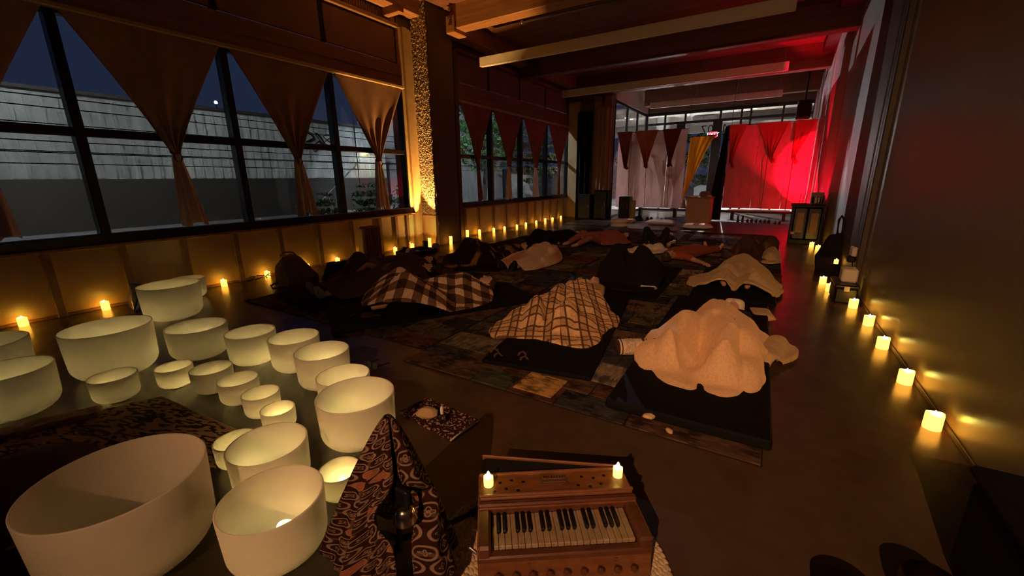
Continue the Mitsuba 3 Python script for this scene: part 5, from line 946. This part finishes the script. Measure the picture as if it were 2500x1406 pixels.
ol = thing('wall_outlet', 'cream outlet box with a plug-in timer on the dark column', 'outlet'); part(ol, 'plate', box(1.0, 1.06, 6.98, 7.16, .5, .62, .01), 'm_offwhite_cloth'); part(ol, 'dial', xf(lathe([(0, -.012), (.04, -.01), (.042, 0), (0, 0)], 24), 0, (1.0, 7.07, .56), 0, -PI / 2), 'm_ivory', 40); part(ol, 'plug', box(.97, 1.05, 6.97, 7.1, .42, .5, .01), 'm_black')
solo('wall_conduit', tube([(1.035, 7.07, .62), (1.035, 7.08, 2.0), (1.04, 7.1, 5.1)], .008, 8), 'm_steel', 'thin metal conduit rising from the outlet up the dark column', 'conduit')
part(ol, 'cable', tube([(1.03, 7.1, .5), (1.045, 6.98, .3), (1.05, 6.9, .1), (1.06, 6.86, .02)], .007, 6), 'm_black')
ac = thing('equipment_case', 'large black case cut by the lower right picture corner', 'case')
part(ac, 'body', box(.8, 1.08, 1.1, 2.1, .0, .42, .03), 'm_matblack'); part(ac, 'lid', box(.79, 1.09, 1.09, 2.11, .42, .46, .02), 'm_matblack')
for x, y, r, h, l in ((.42, 1.58, .1, .13, 'dark bronze bowl with a copper glint at the bottom edge'), (.62, 1.66, .0, 0, ''), (.65, 1.74, .085, .17, 'deep dark bronze bowl beside the black case at the bottom right')):
    if r: solo('metal_bowl', lathe([(0, 0), (r * .5, 0), (r * .85, h * .25), (r, h * .7), (r * .98, h), (r * .93, h), (r * .95, h * .7), (r * .8, h * .3), (0, h * .12)], 56, (x, y, .002)), 'm_bronze', l, 'bowl', 40)
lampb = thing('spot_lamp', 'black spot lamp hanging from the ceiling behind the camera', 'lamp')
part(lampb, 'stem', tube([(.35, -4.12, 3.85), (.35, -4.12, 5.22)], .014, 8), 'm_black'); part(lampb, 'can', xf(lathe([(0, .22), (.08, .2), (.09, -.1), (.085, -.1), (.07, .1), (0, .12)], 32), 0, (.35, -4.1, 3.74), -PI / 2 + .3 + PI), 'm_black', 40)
ul = thing('uplight', 'small round uplight on the floor at the foot of the pier', 'lamp'); part(ul, 'can', lathe([(0, 0), (.06, 0), (.065, .02), (.065, .17), (.058, .17), (.05, .12), (0, .11)], 28, (-6.78, 7.12, .001)), 'm_black', 40)

# ---------------------------------------------------------------- small things on the rug and floor
rp = random.Random(17)
for i, (x, y, w, l) in enumerate(((-.66, 2.62, .05, 'smallest grey'), (-.60, 2.56, .045, 'round tan'), (-.55, 2.58, .05, 'flat brown'), (-.50, 2.50, .075, 'long ochre'), (-.44, 2.53, .05, 'dark mottled'), (-.36, 2.41, .045, 'pale cream'), (-.16, 2.60, .05, 'dull grey'))):
    q = np.random.default_rng(60 + i).normal(size=(30, 3)); q /= np.linalg.norm(q, axis=1, keepdims=True); q *= np.array([w, w * .6, w * .4]) * .75
    solo('pebble', xf(hull(q), rp.uniform(0, 3), (x, y, .024 + w * .3)), ('m_sock', 'm_rock', 'm_cloth_tan', 'm_rock', 'm_bag', 'm_fleece_cream', 'm_sock')[i], f'{l} pebble on the rug edge before the cream fleece sleeper', 'pebble', 40)
for i, (x, y, a) in enumerate(((-1.90, 2.80, .9), (-1.66, 2.86, .7))):
    sd = thing('sandal', ('left', 'right')[i] + ' brown leather sandal lying on the rug before the tan plaid blanket', 'shoe', 'sandals on the rug')
    part(sd, 'sole', xf(hull([(x_, y_, z) for x_, y_ in ((-.035, -.12), (.03, -.12), (.045, .04), (.02, .13), (-.02, .13), (-.042, .05)) for z in (0, .018)]), a, (x, y, .021)), 'm_cloth_tan')
    for v in (-.05, .05): part(sd, 'strap', xf(tube([(-.045, v, .012), (-.025, v + .01, .05), (.01, v + .015, .06), (.045, v, .012)], .009, 6), a, (x, y, .021)), 'm_cloth_brown')
    part(sd, 'buckle', xf(ball((.03, .05, .055), .007, 1), a, (x, y, .021)), 'm_chrome')
solo('folded_cloth', bagmesh([(-1.44, 5.62, .02), (-1.2, 5.66, .02), (-1.42, 5.82, .02), (-1.18, 5.84, .02), (-1.4, 5.7, .1), (-1.22, 5.76, .09)], .015, 5, .02, 5), 'm_offwhite_cloth', 'small tan folded cloth right of the black blanketed knees', 'cloth', True)
gs = thing('sunglasses', 'dark glasses lying on the bare floor behind the outer arc of bowls', 'glasses')
for s_ in (-1, 1): part(gs, 'lens', xf(lathe([(0, 0), (.028, .002), (.03, .006), (0, .008)], 20), 0, (-2.72 + s_ * .036, 2.12, .03), PI / 2 - .3), 'm_frame', 40); part(gs, 'arm', tube([(-2.72 + s_ * .066, 2.12, .035), (-2.72 + s_ * .07, 2.25, .02)], .004, 6), 'm_black')
part(gs, 'bridge', tube([(-2.732, 2.12, .037), (-2.72, 2.118, .041), (-2.708, 2.12, .037)], .004, 6), 'm_black')
